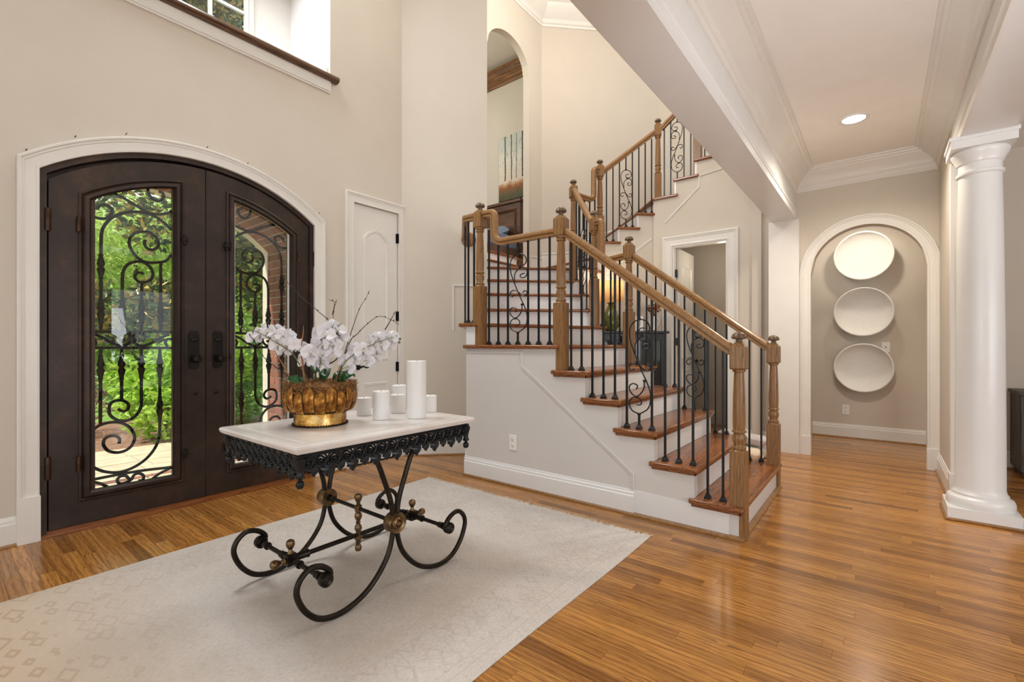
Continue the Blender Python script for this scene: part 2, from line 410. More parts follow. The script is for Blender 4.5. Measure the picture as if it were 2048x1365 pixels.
strips(mb, BX0, NA, 1, K(0), K(HC), nm, 0, 0.13)
strips(mb, NA, NB, 26, arch_fn(NCX, NSP, NR), K(HC), nm, 0, 0.13)
strips(mb, NB, XR + 0.12, 1, K(0), K(HC), nm, 0, 0.13)
struct('wall_hall_arch', mb, M['wall'], smooth=False)
casing = [(0, 0), (0, 0.014), (0.012, 0.016), (0.018, 0.012), (0.062, 0.014), (0.068, 0.02), (0.078, 0.022), (0.084, 0.03), (0.094, 0.032), (0.1, 0.026), (0.1, 0)]
npath = [(NB, 0.2), (NB, NSP)] + arc(NCX, NSP, NR, 0, PI, 26)[1:] + [(NA, 0.2)]
cm_ = lambda a, b, d: (a, NY - d, b)
struct('trim_arch_casing', MB().sweep(npath, [(-o, d) for o, d in casing], cm_), M['trim'], angle=25)
struct('trim_arch_plinth', MB().box(NA - 0.102, NA + 0.004, NY - 0.03, NY, 0, 0.2).box(NB - 0.004, NB + 0.102, NY - 0.03, NY, 0, 0.2), M['trim'], smooth=False)
struct('trim_pilaster', MB().box(-0.993, -0.70, 5.86, NY, 0, WZ), M['trim'], smooth=False)
# passage behind the arch
struct('wall_passage_back', MB().box(-1.2, 0.72, 7.29, 7.4, 0, 2.9), M['wall'], smooth=False)
struct('wall_passage_side', MB().box(0.62, 0.72, 6.53, 7.29, 0, 2.9), M['wall'], smooth=False)
struct('wall_passage_side', MB().box(-1.2, -1.1, 6.05, 7.29, 0, 2.9), M['wall'], smooth=False)
struct('ceiling_passage', MB().box(-1.2, 0.72, 6.06, 7.4, 2.8, 2.9), M['ceiling'], smooth=False)
# right side of the hall: short wall, beam above the column
struct('wall_hall_right', MB().box(XR, XR + 0.12, 4.92, NY, 0, HC), M['wall'], smooth=False)
struct('trim_wall_end', MB().box(XR - 0.012, XR + 0.135, 4.85, 4.93, 0, WZ).box(XR - 0.02, XR + 0.14, 4.84, 4.935, 0, 0.2).box(XR + 0.02, XR + 0.1, 4.842, 4.86, 0.25, WZ - 0.1), M['trim'], smooth=False)
struct('beam_dining', MB().box(XR, 0.665, -3.3, 4.92, WZ + 0.03, HC), M['trim_white'], smooth=False)
mb = MB().sweep([(XR, -3.3), (XR, 4.92)], [(0, WZ + 0.03), (0.012, WZ + 0.03), (0.012, WZ + 0.08), (0.022, WZ + 0.09), (0.022, WZ + 0.10), (0.008, WZ + 0.12), (0, WZ + 0.13)], xy)
mb.sweep([(0.665, 4.92), (0.665, -3.3)], [(0, WZ + 0.03), (0.012, WZ + 0.03), (0.012, WZ + 0.07), (0, WZ + 0.08)], xy)
struct('trim_beam_dining', mb, M['trim'], angle=25)
sm_ = lambda a, b, d: (4.5 + d, a, b)
mb = MB()
for y0, y1, lo in ((-3.3, -0.6, 0), (2.0, 2.45, 0), (3.75, 6.5, 0)): strips(mb, y0, y1, 1, K(lo), K(HC), sm_, 0, 0.1)
for y0, y1 in ((-0.6, 2.0), (2.45, 3.75)): strips(mb, y0, y1, 1, K(0), K(0.75), sm_, 0, 0.1); strips(mb, y0, y1, 1, K(2.35), K(HC), sm_, 0, 0.1)
struct('wall_dining_side', mb, M['wall'], smooth=False)
struct('wall_dining_back', MB().box(XR + 0.12, 4.5, 6.42, 6.52, 0, HC), M['wall'], smooth=False)
# right beam carries on a column
def column():
    cx, cy = 0.522, 4.475
    mb = MB()
    mb.box(cx - 0.176, cx + 0.176, cy - 0.176, cy + 0.176, 0, 0.085)
    prof = [(0.168, 0.085), (0.172, 0.1), (0.172, 0.125), (0.164, 0.145), (0.148, 0.152), (0.142, 0.16), (0.142, 0.172), (0.132, 0.185), (0.1265, 0.21),
            (0.1255, 0.6), (0.122, 1.2), (0.115, 1.9), (0.109, 2.3), (0.109, 2.325), (0.119, 2.332), (0.121, 2.342), (0.119, 2.352), (0.109, 2.358), (0.109, 2.405),
            (0.117, 2.412), (0.122, 2.43), (0.140, 2.462), (0.146, 2.478), (0.146, 2.49), (0.14, 2.497)]
    mb.lathe(prof, (cx, cy, 0), 48)
    mb.box(cx - 0.158, cx + 0.158, cy - 0.158, cy + 0.158, 2.497, 2.55); mb.box(cx - 0.166, cx + 0.166, cy - 0.166, cy + 0.166, 2.55, 2.575)
    o = struct('column', mb, M['trim_white'], angle=30)
    MB().box(cx - 0.19, cx + 0.19, cy - 0.19, cy + 0.19, 0.0005, 0.018).build('shoe_moulding', M['oak_x'], o, bevel=0.006)
column()

# ---- baseboards (profile: out of the wall, up)
BB = [(0, 0), (0.02, 0), (0.02, 0.128), (0.014, 0.136), (0.014, 0.15), (0.008, 0.158), (0.006, 0.17), (0, 0.172)]
SHOE = [(0, 0.0008), (0.034, 0.0008), (0.034, 0.008), (0.028, 0.016), (0, 0.018)]
def baseboard(name, path):
    o = struct(name, MB().sweep(path, BB, xy), M['trim'], angle=25)
    MB().sweep(path, SHOE, xy).build('shoe_moulding', M['oak_x'], o, angle=25)
baseboard('baseboard_left', [(XW, 0.343), (XW, -3.2)])
baseboard('baseboard_left_corner', [(XW, 2.49), (XW, 2.282)])
baseboard('baseboard_angled', [(-3.5, 3.66), (XW + 0.02, 3.18)])
baseboard('baseboard_passage', [(0.62, 7.29), (-1.1, 7.29)])
baseboard('baseboard_hall_right', [(XR, 4.93), (XR, NY)])
baseboard('baseboard_under_stairs', [(-0.995, 6.1), (-1.389, 6.1)])
baseboard('baseboard_dining', [(4.5, 6.42), (XR + 0.12, 6.42)])

# ---- wall under the upper flight, with the closet door
em = lambda a, b, d: (a, 6.1 + d, b)
N4P, N5P, N6P, N7P = (-2.49, 4.60), (-3.03, 5.06), (-2.94, 5.59), (-2.37, 6.16)
mb = MB()
TD = 0.262
def under(x): return (16 + max(0, math.floor((x + 2.37 + 1e-6) / TD))) * RISE - 0.03
xs = [-2.41] + [-2.37 + TD * i for i in range(1, 6)] + [-0.97]
OX0, OX1, OZ = -2.155, -1.479, 2.47
cuts = sorted(set(xs + [OX0, OX1]))
for p, q in zip(cuts[:-1], cuts[1:]):
    m_ = (p + q) / 2; lo = OZ if OX0 < m_ < OX1 else 0
    strips(mb, p, q, 1, K(lo), K(under(m_)), em, 0, 0.1)
wall_stair_back = struct('wall_under_stairs', mb, M['wall'], smooth=False)
mb = MB()
for p, q in (((OX0, 0), (OX0, OZ)),): pass
mb.sweep([(OX1, 0), (OX1, OZ), (OX0, OZ), (OX0, 0)], [(-o * 1.25, d) for o, d in casing], lambda a, b, d: (a, 6.1 - d, b))
mb.box(OX0 + 0.0004, OX0 + 0.02, 6.0995, 6.2005, 0, OZ - 0.0004); mb.box(OX1 - 0.02, OX1 - 0.0004, 6.0995, 6.2005, 0, OZ - 0.0004); mb.box(OX0 + 0.0202, OX1 - 0.0202, 6.0995, 6.2005, OZ - 0.02, OZ - 0.0004)
struct('trim_stair_door_casing', mb, M['trim'], angle=25)
struct('wall_closet_interior', MB().box(-2.7, -1.2, 7.3, 7.4, 0, 2.8).box(-2.8, -2.7, 6.2, 7.4, 0, 2.8).box(-1.2, -1.1, 6.2, 7.4, 0, 2.8).box(-2.8, -1.1, 6.2, 7.4, 2.7, 2.8), M['wall'], smooth=False)
# ================================================================== DOORS
def panel_outline(mb, path, mapf, w=0.03, h=0.012):
    mb.sweep(path, [(0, 0), (w * 0.25, h), (w * 0.5, h * 0.5), (w * 0.75, h), (w, 0)], mapf, closed=True)
# white casing and dark steel frame of the entrance
# (outer corners sit at z 2.288, the arch is struck from DC, DZ)
a_in = math.atan2(2.25 - DZ, ENT[1] - DC)
path = [(ENT[1], 0.27), (ENT[1], 2.25)] + arc(DC, DZ, 1.397, a_in, PI - a_in, 36)[1:-1] + [(ENT[0], 2.25), (ENT[0], 0.27)]
cas2 = [(-o * 0.95, d) for o, d in casing]
mb = MB().sweep(path, cas2, lambda a, b, d: (XW + d, a, b))
struct('trim_entrance_casing', mb, M['trim'], angle=25)
struct('trim_entrance_plinth', MB().box(XW, XW + 0.034, ENT[0] - 0.097, ENT[0] + 0.003, 0, 0.27).box(XW, XW + 0.034, ENT[1] - 0.003, ENT[1] + 0.097, 0, 0.27), M['trim'], smooth=False)
LR = 1.359
fpath = [(ENT[1], 0), (ENT[1], 2.25)] + arc(DC, DZ, 1.397, a_in, PI - a_in, 36)[1:-1] + [(ENT[0], 2.25), (ENT[0], 0)]
struct('trim_entrance_frame', MB().sweep(fpath, [(0, 0), (0.034, 0), (0.034, 0.083), (0.085, 0.083), (0.085, 0.16), (0, 0.16)], lambda a, b, d: (XW - 0.012 - d, a, b)), M['door'], angle=25)
struct('trim_threshold', MB().box(-4.2, -3.97, ENT[0], ENT[1], 0.0005, 0.016).box(-4.2, -4.02, ENT[0], ENT[1], 0.016, 0.028), M['tread_y'], smooth=False)
DL = 1.336
leaf_top = arch_fn(DL, DZ, LR - 0.010); gl_top = arch_fn(DL, 1.2, 1.145); gl_out = arch_fn(DL, 1.2, 1.192)
GRILLE_TOP = [  # traced on the near leaf, in pixels of a crop
 [(135,1290),(135,1000),(135,700),(137,520),(147,430),(180,370),(235,320),(320,285),(430,272),(520,285),(600,315),(680,370),(742,432)],
 [(70,315),(130,330),(185,325),(225,290),(230,250),(200,222),(155,212),(115,228),(107,252)],
 [(225,104),(320,150),(420,210),(510,265),(580,290),(660,292),(720,280),(748,262)],
 [(535,70),(545,120),(580,165),(620,182),(655,170),(672,140),(660,110),(630,100)],
 [(745,640),(690,690),(620,705),(540,705),(470,680),(410,620),(378,550),(385,495),(425,455),(490,443),(560,455),(610,500),(628,550),(605,585),(565,598),(525,580),(508,545),(515,512)],
 [(318,1290),(318,935),(320,820),(335,760),(375,715),(440,697),(500,705),(550,740),(578,790),(570,840),(530,870),(480,875),(440,855),(425,820),(445,795),(480,793),(500,805)],
 [(483,1290),(483,880)], [(645,1290),(645,705)], [(62,1297),(745,1297)]]
GRILLE_BOT = [
 [(62,112),(745,112)], [(133,112),(131,770)], [(312,112),(312,560)],
 [(480,112),(480,540),(478,610),(450,670),(400,715),(340,735),(270,725),(215,685),(205,630),(225,580),(280,560),(335,565),(370,595),(368,630),(335,652),(300,645),(285,630)],
 [(60,815),(120,775),(200,750),(290,748),(360,775),(410,830),(422,890),(395,950),(340,990),(270,1005),(200,990),(160,945),(165,895),(210,865),(265,865),(295,890),(290,928)],
 [(638,112),(638,600),(638,800),(630,880),(600,960),(540,1040),(460,1105),(360,1155),(270,1175),(180,1170),(110,1150),(60,1128)],
 [(60,1237),(300,1190),(500,1157),(738,1130)],
 [(390,1240),(345,1262),(295,1270),(275,1240),(300,1210),(350,1205),(390,1240),(420,1195),(465,1183),(500,1205),(490,1240),(455,1245)],
 [(60,1258),(130,1270),(200,1302)], [(570,1232),(640,1182),(735,1135)],
 [(80,-4),(150,25),(220,65),(290,92),(345,90),(385,55),(385,10),(350,-18),(305,-8),(285,25),(310,50),(340,45)],
 [(718,-4),(648,25),(578,65),(508,92),(453,90),(413,55),(413,10),(448,-18),(493,-8),(513,25),(488,50),(458,45)],
 [(738,35),(700,40),(685,65),(702,100)], [(60,35),(85,50),(88,80),(66,100)]]
KNUCKLE = [(135, 740, 0), (135, 1120, 0), (318, 1125, 0), (483, 1125, 0), (645, 1150, 0), (133, 280, 1), (312, 280, 1), (480, 270, 1), (638, 265, 1), (638, 625, 1)]
gsc = 190 / 810
def gpt(p, lower):
    q = on_x(170 + p[0] * gsc, (670 if lower else 360) + p[1] * gsc, XW - 0.085); return (q.y, q.z)
urn = [(0.006, -0.085), (0.0085, -0.08), (0.0085, -0.072), (0.0075, -0.066), (0.013, -0.03), (0.0145, -0.015), (0.009, -0.004), (0.0115, 0), (0.009, 0.004), (0.0145, 0.015), (0.013, 0.03), (0.0075, 0.066), (0.0085, 0.072), (0.0085, 0.08), (0.006, 0.085)]
def door_leaf(name, flip):
    F = (lambda y: 2 * DL - y) if flip else (lambda y: y)
    mp = lambda a, b, d: (XW - 0.03 - d, F(a), b)
    y0, y1, g0, g1, gz = 0.482, DL - 0.003, 0.695, 1.133, 0.227
    mb = MB()
    strips(mb, y0, g0, 6, K(0.03), leaf_top, mp, 0, 0.06)
    strips(mb, g0, g1, 10, gl_top, leaf_top, mp, 0, 0.06); strips(mb, g0, g1, 1, K(0.03), K(gz), mp, 0, 0.06)
    strips(mb, g1, y1, 5, K(0.03), leaf_top, mp, 0, 0.06)
    d = struct(name, mb, M['door'], smooth=False)
    o0, o1, oz = 0.618, 1.196, 0.172
    pth = [(o0, oz), (o1, oz), (o1, gl_out(o1))] + [(o1 + (o0 - o1) * i / 10, gl_out(o1 + (o0 - o1) * i / 10)) for i in range(1, 10)] + [(o0, gl_out(o0))]
    pm = lambda a, b, d_: (XW - 0.03 + d_, F(a), b)
    m2 = MB().sweep(pth, [(0, 0), (0, 0.012), (0.012, 0.016), (0.02, 0.008), (0.032, 0.02), (0.05, 0.022), (0.056, 0.012), (0.062, 0.002), (0.062, 0)], pm, closed=True)
    m2.build('panel_moulding', M['door'], d, angle=25)
    m3 = MB().prism([(g0 - .002, gz - .002), (g1 + .002, gz - .002)] + [(g1 + .002 + (g0 - g1 - .004) * i / 12, gl_top(g1 + (g0 - g1) * i / 12) + .002) for i in range(13)], mp, 0.028, 0.034); m3.build('glass_pane', M['glass'], d, smooth=False)
    # trim bead that holds the pane
    pb = [(g0, gz), (g1, gz)] + [(g1 + (g0 - g1) * i / 10, gl_top(g1 + (g0 - g1) * i / 10)) for i in range(11)]
    MB().sweep(pb, [(0, 0), (0.006, 0), (0.006, 0.02), (0, 0.02)], lambda a, b, d_: (XW - 0.03 - 0.008 - d_, F(a), b), closed=True).build('glass_bead', M['trim_white'] if flip else M['bronze'], d, angle=25)
    for low, lst in ((0, GRILLE_TOP), (1, GRILLE_BOT)):
        for pts in lst:
            q = [gpt(p, low) for p in pts]
            q3 = [Vector((XW - 0.085, F(a), b)) for a, b in q]
            # keep ends inside the glass opening
            q3 = [Vector((p.x, min(max(p.y, min(F(g0), F(g1)) + 0.002), max(F(g0), F(g1)) - 0.002), p.z)) for p in q3]
            sp = smooth_path(q3, 5) if len(q3) > 2 else q3
            MB().tube(sp, 0.0098, 8).build('grille_bar' if len(q3) == 2 else 'grille_scroll', M['iron_grille'], d)
    um = MB().lathe(urn, n=10).mesh('grille_knuckle')
    for x_, y_, low in KNUCKLE:
        q = gpt((x_, y_), low); link('grille_knuckle', um, M['iron_grille'], d, (XW - 0.085, F(q[0]), q[1])).scale = (1.55, 1.55, 1.0)
    # handle set
    hy = 1.256
    hx = XW - 0.03
    sh = [(-0.036, -0.13), (0.036, -0.13), (0.036, 0.13), (-0.036, 0.13)]
    plate = [(-0.034, -0.12), (-0.018, -0.142), (0.018, -0.142), (0.034, -0.12), (0.034, 0.12), (0.018, 0.142), (-0.018, 0.142), (-0.034, 0.12)]
    hp = MB().prism([(F(hy) + a, 1.142 + b) for a, b in plate], lambda a, b, d_: (hx + d_, a, b), 0, 0.012).build('handle_plate', M['dark_hardware'], d, bevel=0.003)
    RX = Matrix.Rotation(PI / 2, 4, 'Y')
    MB().lathe([(0.012, 0), (0.012, 0.03), (0.024, 0.038), (0.03, 0.05), (0.03, 0.062), (0.022, 0.074), (0.006, 0.078)], (hx + 0.01, F(hy), 1.075), 20, RX).build('door_knob', M['dark_hardware'], hp)
    MB().lathe([(0.01, 0), (0.01, 0.018), (0.012, 0.02), (0.012, 0.026), (0.004, 0.03)], (hx + 0.01, F(hy), 1.215), 12, RX, sy=2.2).build('thumb_turn', M['dark_hardware'], hp)
    MB().lathe([(0.014, 0), (0.014, 0.006), (0.008, 0.012), (0.003, 0.013)], (hx, F(1.268), 0.815), 12, RX).build('door_stud', M['dark_hardware'], d)
    for z in (0.42, 1.95):
        MB().lathe([(0.0, -0.072), (0.014, -0.07), (0.016, -0.05), (0.016, 0.05), (0.014, 0.07), (0, 0.072)], (XW - 0.012, F(0.476), z), 10).build('hinge', M['bronze'], d)
        MB().lathe([(0.0, -0.05), (0.010, -0.048), (0.012, -0.03), (0.012, 0.03), (0.010, 0.048), (0, 0.05)], (XW - 0.012, F(0.618), z), 10).build('panel_hinge', M['bronze'], d)
    for z in (0.38, 1.95):
        y_ = F(1.196); mbl = MB().box(hx + 0.0, hx + 0.03, y_ - 0.012, y_ + 0.012, z - 0.035, z + 0.035).box(hx + 0.02, hx + 0.034, y_ - 0.02, y_ + 0.02, z - 0.012, z + 0.018)
        mbl.build('latch', M['dark_hardware'], d, bevel=0.003)
    return d
door_leaf('door_1', False); door_leaf('door_2', True)
# white closet door beside the entrance
mb = MB()
d3 = struct('door_3', MB().box(XW - 0.055, XW - 0.02, CLO[0] + 0.004, CLO[1] - 0.004, 0.012, CLO[2](0) - 0.004), M['trim'], smooth=False)
pmap = lambda a, b, d: (XW - 0.02 + d, a, b)
ya, yb = CLO[0] + 0.115, CLO[1] - 0.115; yc = (ya + yb) / 2
def arched(z0, zs, rise): return [(ya, z0), (yb, z0), (yb, zs)] + [(yb + (ya - yb) * i / 12, zs + rise * math.sin(PI * i / 12) ** 0.8) for i in range(1, 12)] + [(ya, zs)]
m2 = MB(); panel_outline(m2, arched(1.02, 2.24, 0.1), pmap, 0.03, 0.010); m2.build('door_panel', M['trim'], d3, angle=25)
m2 = MB(); panel_outline(m2, [(ya, 0.24), (yb, 0.24), (yb, 0.80), (ya, 0.80)], pmap, 0.03, 0.010); m2.build('door_panel', M['trim'], d3, angle=25)
for z in (0.3, 0.95, 1.48, 2.30): MB().lathe([(0, -0.05), (0.008, -0.05), (0.008, 0.05), (0, 0.05)], (XW + 0.002, CLO[1] - 0.004, z), 8).box(XW - 0.02, XW - 0.012, CLO[1] - 0.02, CLO[1], z - 0.05, z + 0.05).build('hinge', M['dark_hardware'], d3)
RX = Matrix.Rotation(PI / 2, 4, 'Y')
hz = 0.96
lv = MB().lathe([(0.028, 0), (0.028, 0.008), (0.012, 0.014), (0.012, 0.05), (0, 0.052)], (XW - 0.02, CLO[0] + 0.062, hz), 16, RX)
lv.tube(smooth_path([(XW + 0.028, CLO[0] + 0.062, hz), (XW + 0.034, CLO[0] + 0.09, hz + 0.008), (XW + 0.034, CLO[0] + 0.13, hz - 0.006), (XW + 0.034, CLO[0] + 0.165, hz + 0.010)], 4), [0.009] * 8 + [0.006] * 5, 8)
lv.build('lever_handle', M['dark_hardware'], d3)
mb = MB().sweep([(CLO[1], 0), (CLO[1], CLO[2](0)), (CLO[0], CLO[2](0)), (CLO[0], 0)], [(-o * 0.92, d) for o, d in casing], lambda a, b, d: (XW + d, a, b))
struct('trim_closet_casing', mb, M['trim'], angle=25)
# door standing open into the closet below the stairs
Rz = Matrix.Translation((OX0 + 0.024, 6.2, 0)) @ Matrix.Rotation(math.radians(91), 4, 'Z')
d4 = struct('door_4', MB().box(0, 0.63, -0.036, 0, 0.012, OZ - 0.025, Rz), M['trim'], smooth=False)
m2 = MB()
for z0, z1 in ((0.22, 0.85), (1.0, 2.25)):
    panel_outline(m2, [(0.11, z0), (0.52, z0), (0.52, z1), (0.11, z1)], lambda a, b, d: tuple(Rz @ Vector((a, -0.036 - d, b))), 0.03, 0.008)
m2.build('door_panel', M['trim'], d4, angle=25)
for z in (0.35, 1.22, 2.12): MB().box(OX0 + 0.018, OX0 + 0.034, 6.15, 6.225, z - 0.05, z + 0.05).lathe([(0, -0.05), (0.008, -0.05), (0.008, 0.05), (0, 0.05)], (OX0 + 0.03, 6.19, z), 8).build('hinge', M['dark_hardware'], d4)
MB().lathe([(0.024, 0), (0.024, 0.006), (0.01, 0.012), (0.01, 0.04), (0.024, 0.05), (0.026, 0.062), (0.016, 0.074), (0, 0.076)], tuple(Rz @ Vector((0.57, -0.036, 0.95))), 14, Matrix.Rotation(math.radians(91), 4, 'Z') @ Matrix.Rotation(PI / 2, 4, 'X')).build('door_knob', M['dark_hardware'], d4)

# ================================================================== HIGH WINDOW
XO = -4.75
struct('trim_window_reveal', MB().box(XO, XW - 0.2, 0.22, 0.28, 3.56, 6.0).box(XO, XW - 0.2, 2.34, 2.40, 3.56, 6.0).box(XO, XW - 0.2, 0.22, 2.4, 5.95, 6.0).box(XO, XW - 0.1, 0.28, 2.34, 3.56, 3.615), M['trim_white'], smooth=False)
w1 = struct('window_1', MB().box(XO - 0.06, XO, 0.22, 0.71, 3.56, 6.0).box(XO - 0.06, XO, 1.915, 2.40, 3.56, 6.0).box(XO - 0.06, XO, 0.71, 1.915, 5.6, 6.0).box(XO - 0.06, XO, 0.71, 1.915, 3.56, 3.72), M['trim'], smooth=False)
MB().sweep([(1.9, 3.74), (1.9, 5.58), (0.72, 5.58), (0.72, 3.74)], [(0, 0), (0, 0.03), (-0.02, 0.035), (-0.03, 0.02), (-0.05, 0.026), (-0.075, 0.022), (-0.08, 0)], lambda a, b, d: (XO + d, a, b)).build('window_casing', M['trim'], w1, angle=25)
for y_ in (1.3125, 1.62, 1.0): MB().box(XO - 0.05, XO - 0.02, y_ - 0.014, y_ + 0.014, 3.72, 5.6).build('muntin', M['trim_white'], w1, smooth=False)
for z_ in (4.35, 4.98): MB().box(XO - 0.048, XO - 0.022, 0.71, 1.915, z_ - 0.012, z_ + 0.012).build('muntin', M['trim_white'], w1, smooth=False)
MB().box(XO - 0.038, XO - 0.034, 0.71, 1.915, 3.72, 5.6).build('glass_pane', M['glass'], w1, smooth=False)
sp_ = [(XW + 0.055, 3.615), (XW + 0.062, 3.625), (XW + 0.062, 3.64), (XW + 0.055, 3.655), (XW - 0.2, 3.655), (XW - 0.2, 3.612), (XW + 0.03, 3.605)]
struct('trim_window_sill', MB().prism(sp_, lambda a, b, d: (a, d, b), 0.20, 2.40), M['sill_wood'], smooth=False)
struct('trim_reveal_base', MB().box(XW - 0.5, XW - 0.03, 2.322, 2.3395, 3.6555, 3.74).box(XW - 0.5, XW - 0.03, 2.328, 2.3395, 3.74, 3.755), M['trim_white'], smooth=False)
ap = [(XW, 3.498), (XW + 0.012, 3.498), (XW + 0.014, 3.51), (XW + 0.022, 3.515), (XW + 0.022, 3.522), (XW + 0.012, 3.53), (XW + 0.016, 3.545), (XW + 0.016, 3.612), (XW, 3.612)]
struct('trim_window_apron', MB().prism(ap, lambda a, b, d: (a, d, b), 0.28, 2.34), M['trim'], angle=25)
closet_fill_lamp = lamp('closet_fill', 'POINT', (-1.62, 6.55, 2.25), 8, (1.0, 0.88, 0.70), 0.08)  # added fill for the closet and its open door
# ================================================================== STAIRCASE
stair = thing('staircase', 'winding oak staircase with white risers climbing through the tall stair tower', 'staircase', (-0.65, 3.7, 0))
SO = Vector(stair.location)
def sadd(name, mb, mat, bevel=0, **kw):
    mb.v = [(p[0] - SO.x, p[1] - SO.y, p[2] - SO.z) for p in mb.v]
    return mb.build(name, mat, stair, bevel=bevel, **kw)
GO = 0.264
xn = lambda k: -0.65 - GO * (k - 1)
YF, YB = 3.07, 4.40
def tread(k, poly): return sadd('tread', MB().prism(poly, xy, k * RISE - 0.034, k * RISE), M['tread_y'], bevel=0.011)
def riser(k, p, q, z0=None):
    dx, dy = q[0] - p[0], q[1] - p[1]; l = math.hypot(dx, dy); nx, ny = -dy / l * 0.02, dx / l * 0.02
    z0 = (k - 1) * RISE if z0 is None else z0; z1 = k * RISE - 0.034
    return sadd('riser', MB().hexa([(p[0], p[1], z0), (q[0], q[1], z0), (q[0] + nx, q[1] + ny, z0), (p[0] + nx, p[1] + ny, z0), (p[0], p[1], z1), (q[0], q[1], z1), (q[0] + nx, q[1] + ny, z1), (p[0] + nx, p[1] + ny, z1)]), M['trim_white'], smooth=False)
def sd(S, D): return ((S - D * math.sqrt(2)) / 2, (S + D * math.sqrt(2)) / 2)
for k in range(1, 6):
    a, b = xn(k), xn(k + 1)
    tread(k, [(a, YF - 0.03), (a, YB + 0.03), (b - 0.06, YB + 0.03), (b - 0.06, YB), (b - 0.035, YB), (b - 0.035, YF), (b - 0.06, YF), (b - 0.06, YF - 0.03)])
    sadd('tread_cove', MB().box(b - 0.045, a - 0.014, YF - 0.014, YF - 0.0004, k * RISE - 0.052, k * RISE - 0.033).box(a - 0.0294, a - 0.014, YF - 0.014, YB + 0.014, k * RISE - 0.052, k * RISE - 0.033), M['tread_y'], bevel=0.004)
for k in range(1, 7): riser(k, (xn(k) - 0.0298, YF + 0.0505), (xn(k) - 0.0298, YB - 0.0505))
C0 = (-2.965, YF)
R7a, R7b = (-2.86, YF), (-2.34, 4.54)
tread(6, [(xn(6), YF - 0.03), (xn(6), YB + 0.03), (-2.33, 4.57), (-2.36, 4.54), (-2.88, 3.09), (-2.985, 3.09), (-2.985, YF - 0.03)])
riser(7, R7a, R7b); riser(7, C0, R7a)
tread(7, [(-3.03, YF - 0.035), (-2.84, YF - 0.035), (-2.305, 4.56), (-2.50, 4.66), sd(2.13, 5.065), sd(0.285, 5.065), (-3.515, 3.63)])
DS = [5.055, 5.325, 5.595, 5.865]
for i, k in enumerate((8, 9, 10)):
    tread(k, [sd(0.276, DS[i] - 0.03), sd(2.15, DS[i] - 0.03), sd(2.15, DS[i + 1] + 0.01), sd(0.276, DS[i + 1] + 0.01)])
for i, k in enumerate((8, 9, 10, 11)): riser(k, sd(0.28, DS[i]), sd(2.11 if k < 11 else 2.2, DS[i]))
tread(11, [sd(0.276, DS[3] - 0.03), sd(2.28, DS[3] - 0.03), (-2.90, 5.58), (-2.95, 5.62), (-4.248, 6.0), (-4.248, 4.53)])
riser(12, (-2.95, 5.60), (-4.248, 5.98)); riser(12, (-4.235, 4.815), (-4.235, 5.775))
tread(12, [(-2.91, 5.555), (-2.905, 5.60), (-3.85, 6.52), (-4.248, 6.115), (-4.248, 5.948)])
sadd('tread', MB().box(-4.5, -4.215, 4.813, 5.777, 12 * RISE - 0.034, 12 * RISE), M['tread_y'], bevel=0.011)
riser(13, (-4.49, 4.813), (-4.49, 5.777))
sadd('tread', MB().box(-4.6, -4.465, 4.813, 5.777, 13 * RISE - 0.034, 13 * RISE + 0.001), M['tread_y'], bevel=0.011)
q2 = math.sqrt(2)
def se(S, E): return ((S + E) / 2, (S - E) / 2)     # S = x + y, E = x - y
SS = [2.65, 3.028, 3.406, 3.79]
for i, k in enumerate((13, 14, 15)):
    tread(k, [se(SS[i] - 0.042, -10.365), se(SS[i] - 0.042, -8.485), se(SS[i + 1] + 0.03, -8.485), se(SS[i + 1] + 0.012, -8.53), se(SS[i + 1] + 0.012, -10.365)])
for i, k in enumerate((13, 14, 15, 16)): riser(k, se(SS[i], -8.53), se(SS[i], -10.365))
tread(16, [(-2.41, 6.07), (-2.37 + TD + 0.03, 6.07), (-2.37 + TD + 0.03, 6.1), (-2.37 + TD + 0.01, 6.1), (-2.37 + TD + 0.01, 7.505), (-2.865, 7.505), (-3.31, 7.06)])
for k in range(17, 22):
    a = -2.37 + TD * (k - 16)
    tread(k, [(a - 0.03, 6.07), (a + TD + 0.03, 6.07), (a + TD + 0.03, 6.1), (a + TD + 0.01, 6.1), (a + TD + 0.01, 7.505), (a - 0.03, 7.505)])
    riser(k, (a, 6.1), (a, 7.505))
# white side panels
mb = MB(); mb2 = MB()
fm = lambda a, b, d: (a, YF + d, b)
for k in range(1, 6):
    strips(mb, xn(k + 1) - 0.03, xn(k) - 0.03, 1, K(0), K(k * RISE - 0.034), fm, 0, 0.05)
    strips(mb2, xn(k + 1) - 0.03, xn(k) - 0.03, 1, K(0), K(k * RISE - 0.034), fm, YB - YF - 0.05, YB - YF)
strips(mb, C0[0], xn(6) - 0.03, 1, K(0), K(6 * RISE - 0.034), fm, 0, 0.05)
front = sadd('side_panel', mb, M['wall_grey'], smooth=False)
sadd('side_panel', mb2, M['wall_grey'], smooth=False)
def side(p, q, z1, t=0.05, z0=0.0, mat='wall_grey'):
    dx, dy = q[0] - p[0], q[1] - p[1]; l = math.hypot(dx, dy); nx, ny = -dy / l * t, dx / l * t
    sadd('side_panel', MB().hexa([(p[0], p[1], z0), (q[0], q[1], z0), (q[0] + nx, q[1] + ny, z0), (p[0] + nx, p[1] + ny, z0), (p[0], p[1], z1), (q[0], q[1], z1), (q[0] + nx, q[1] + ny, z1), (p[0] + nx, p[1] + ny, z1)]), M[mat], smooth=False)
side((-3.505, 3.645), C0, 7 * RISE - 0.034)
side((xn(6) - 0.03, YB), (-2.34, 4.54), 6 * RISE - 0.034, 0.05); side((-2.34, 4.54), (-2.49, 4.60), 7 * RISE - 0.034, 0.05)
L45 = Vector((N5P[0] - N4P[0], N5P[1] - N4P[1]))
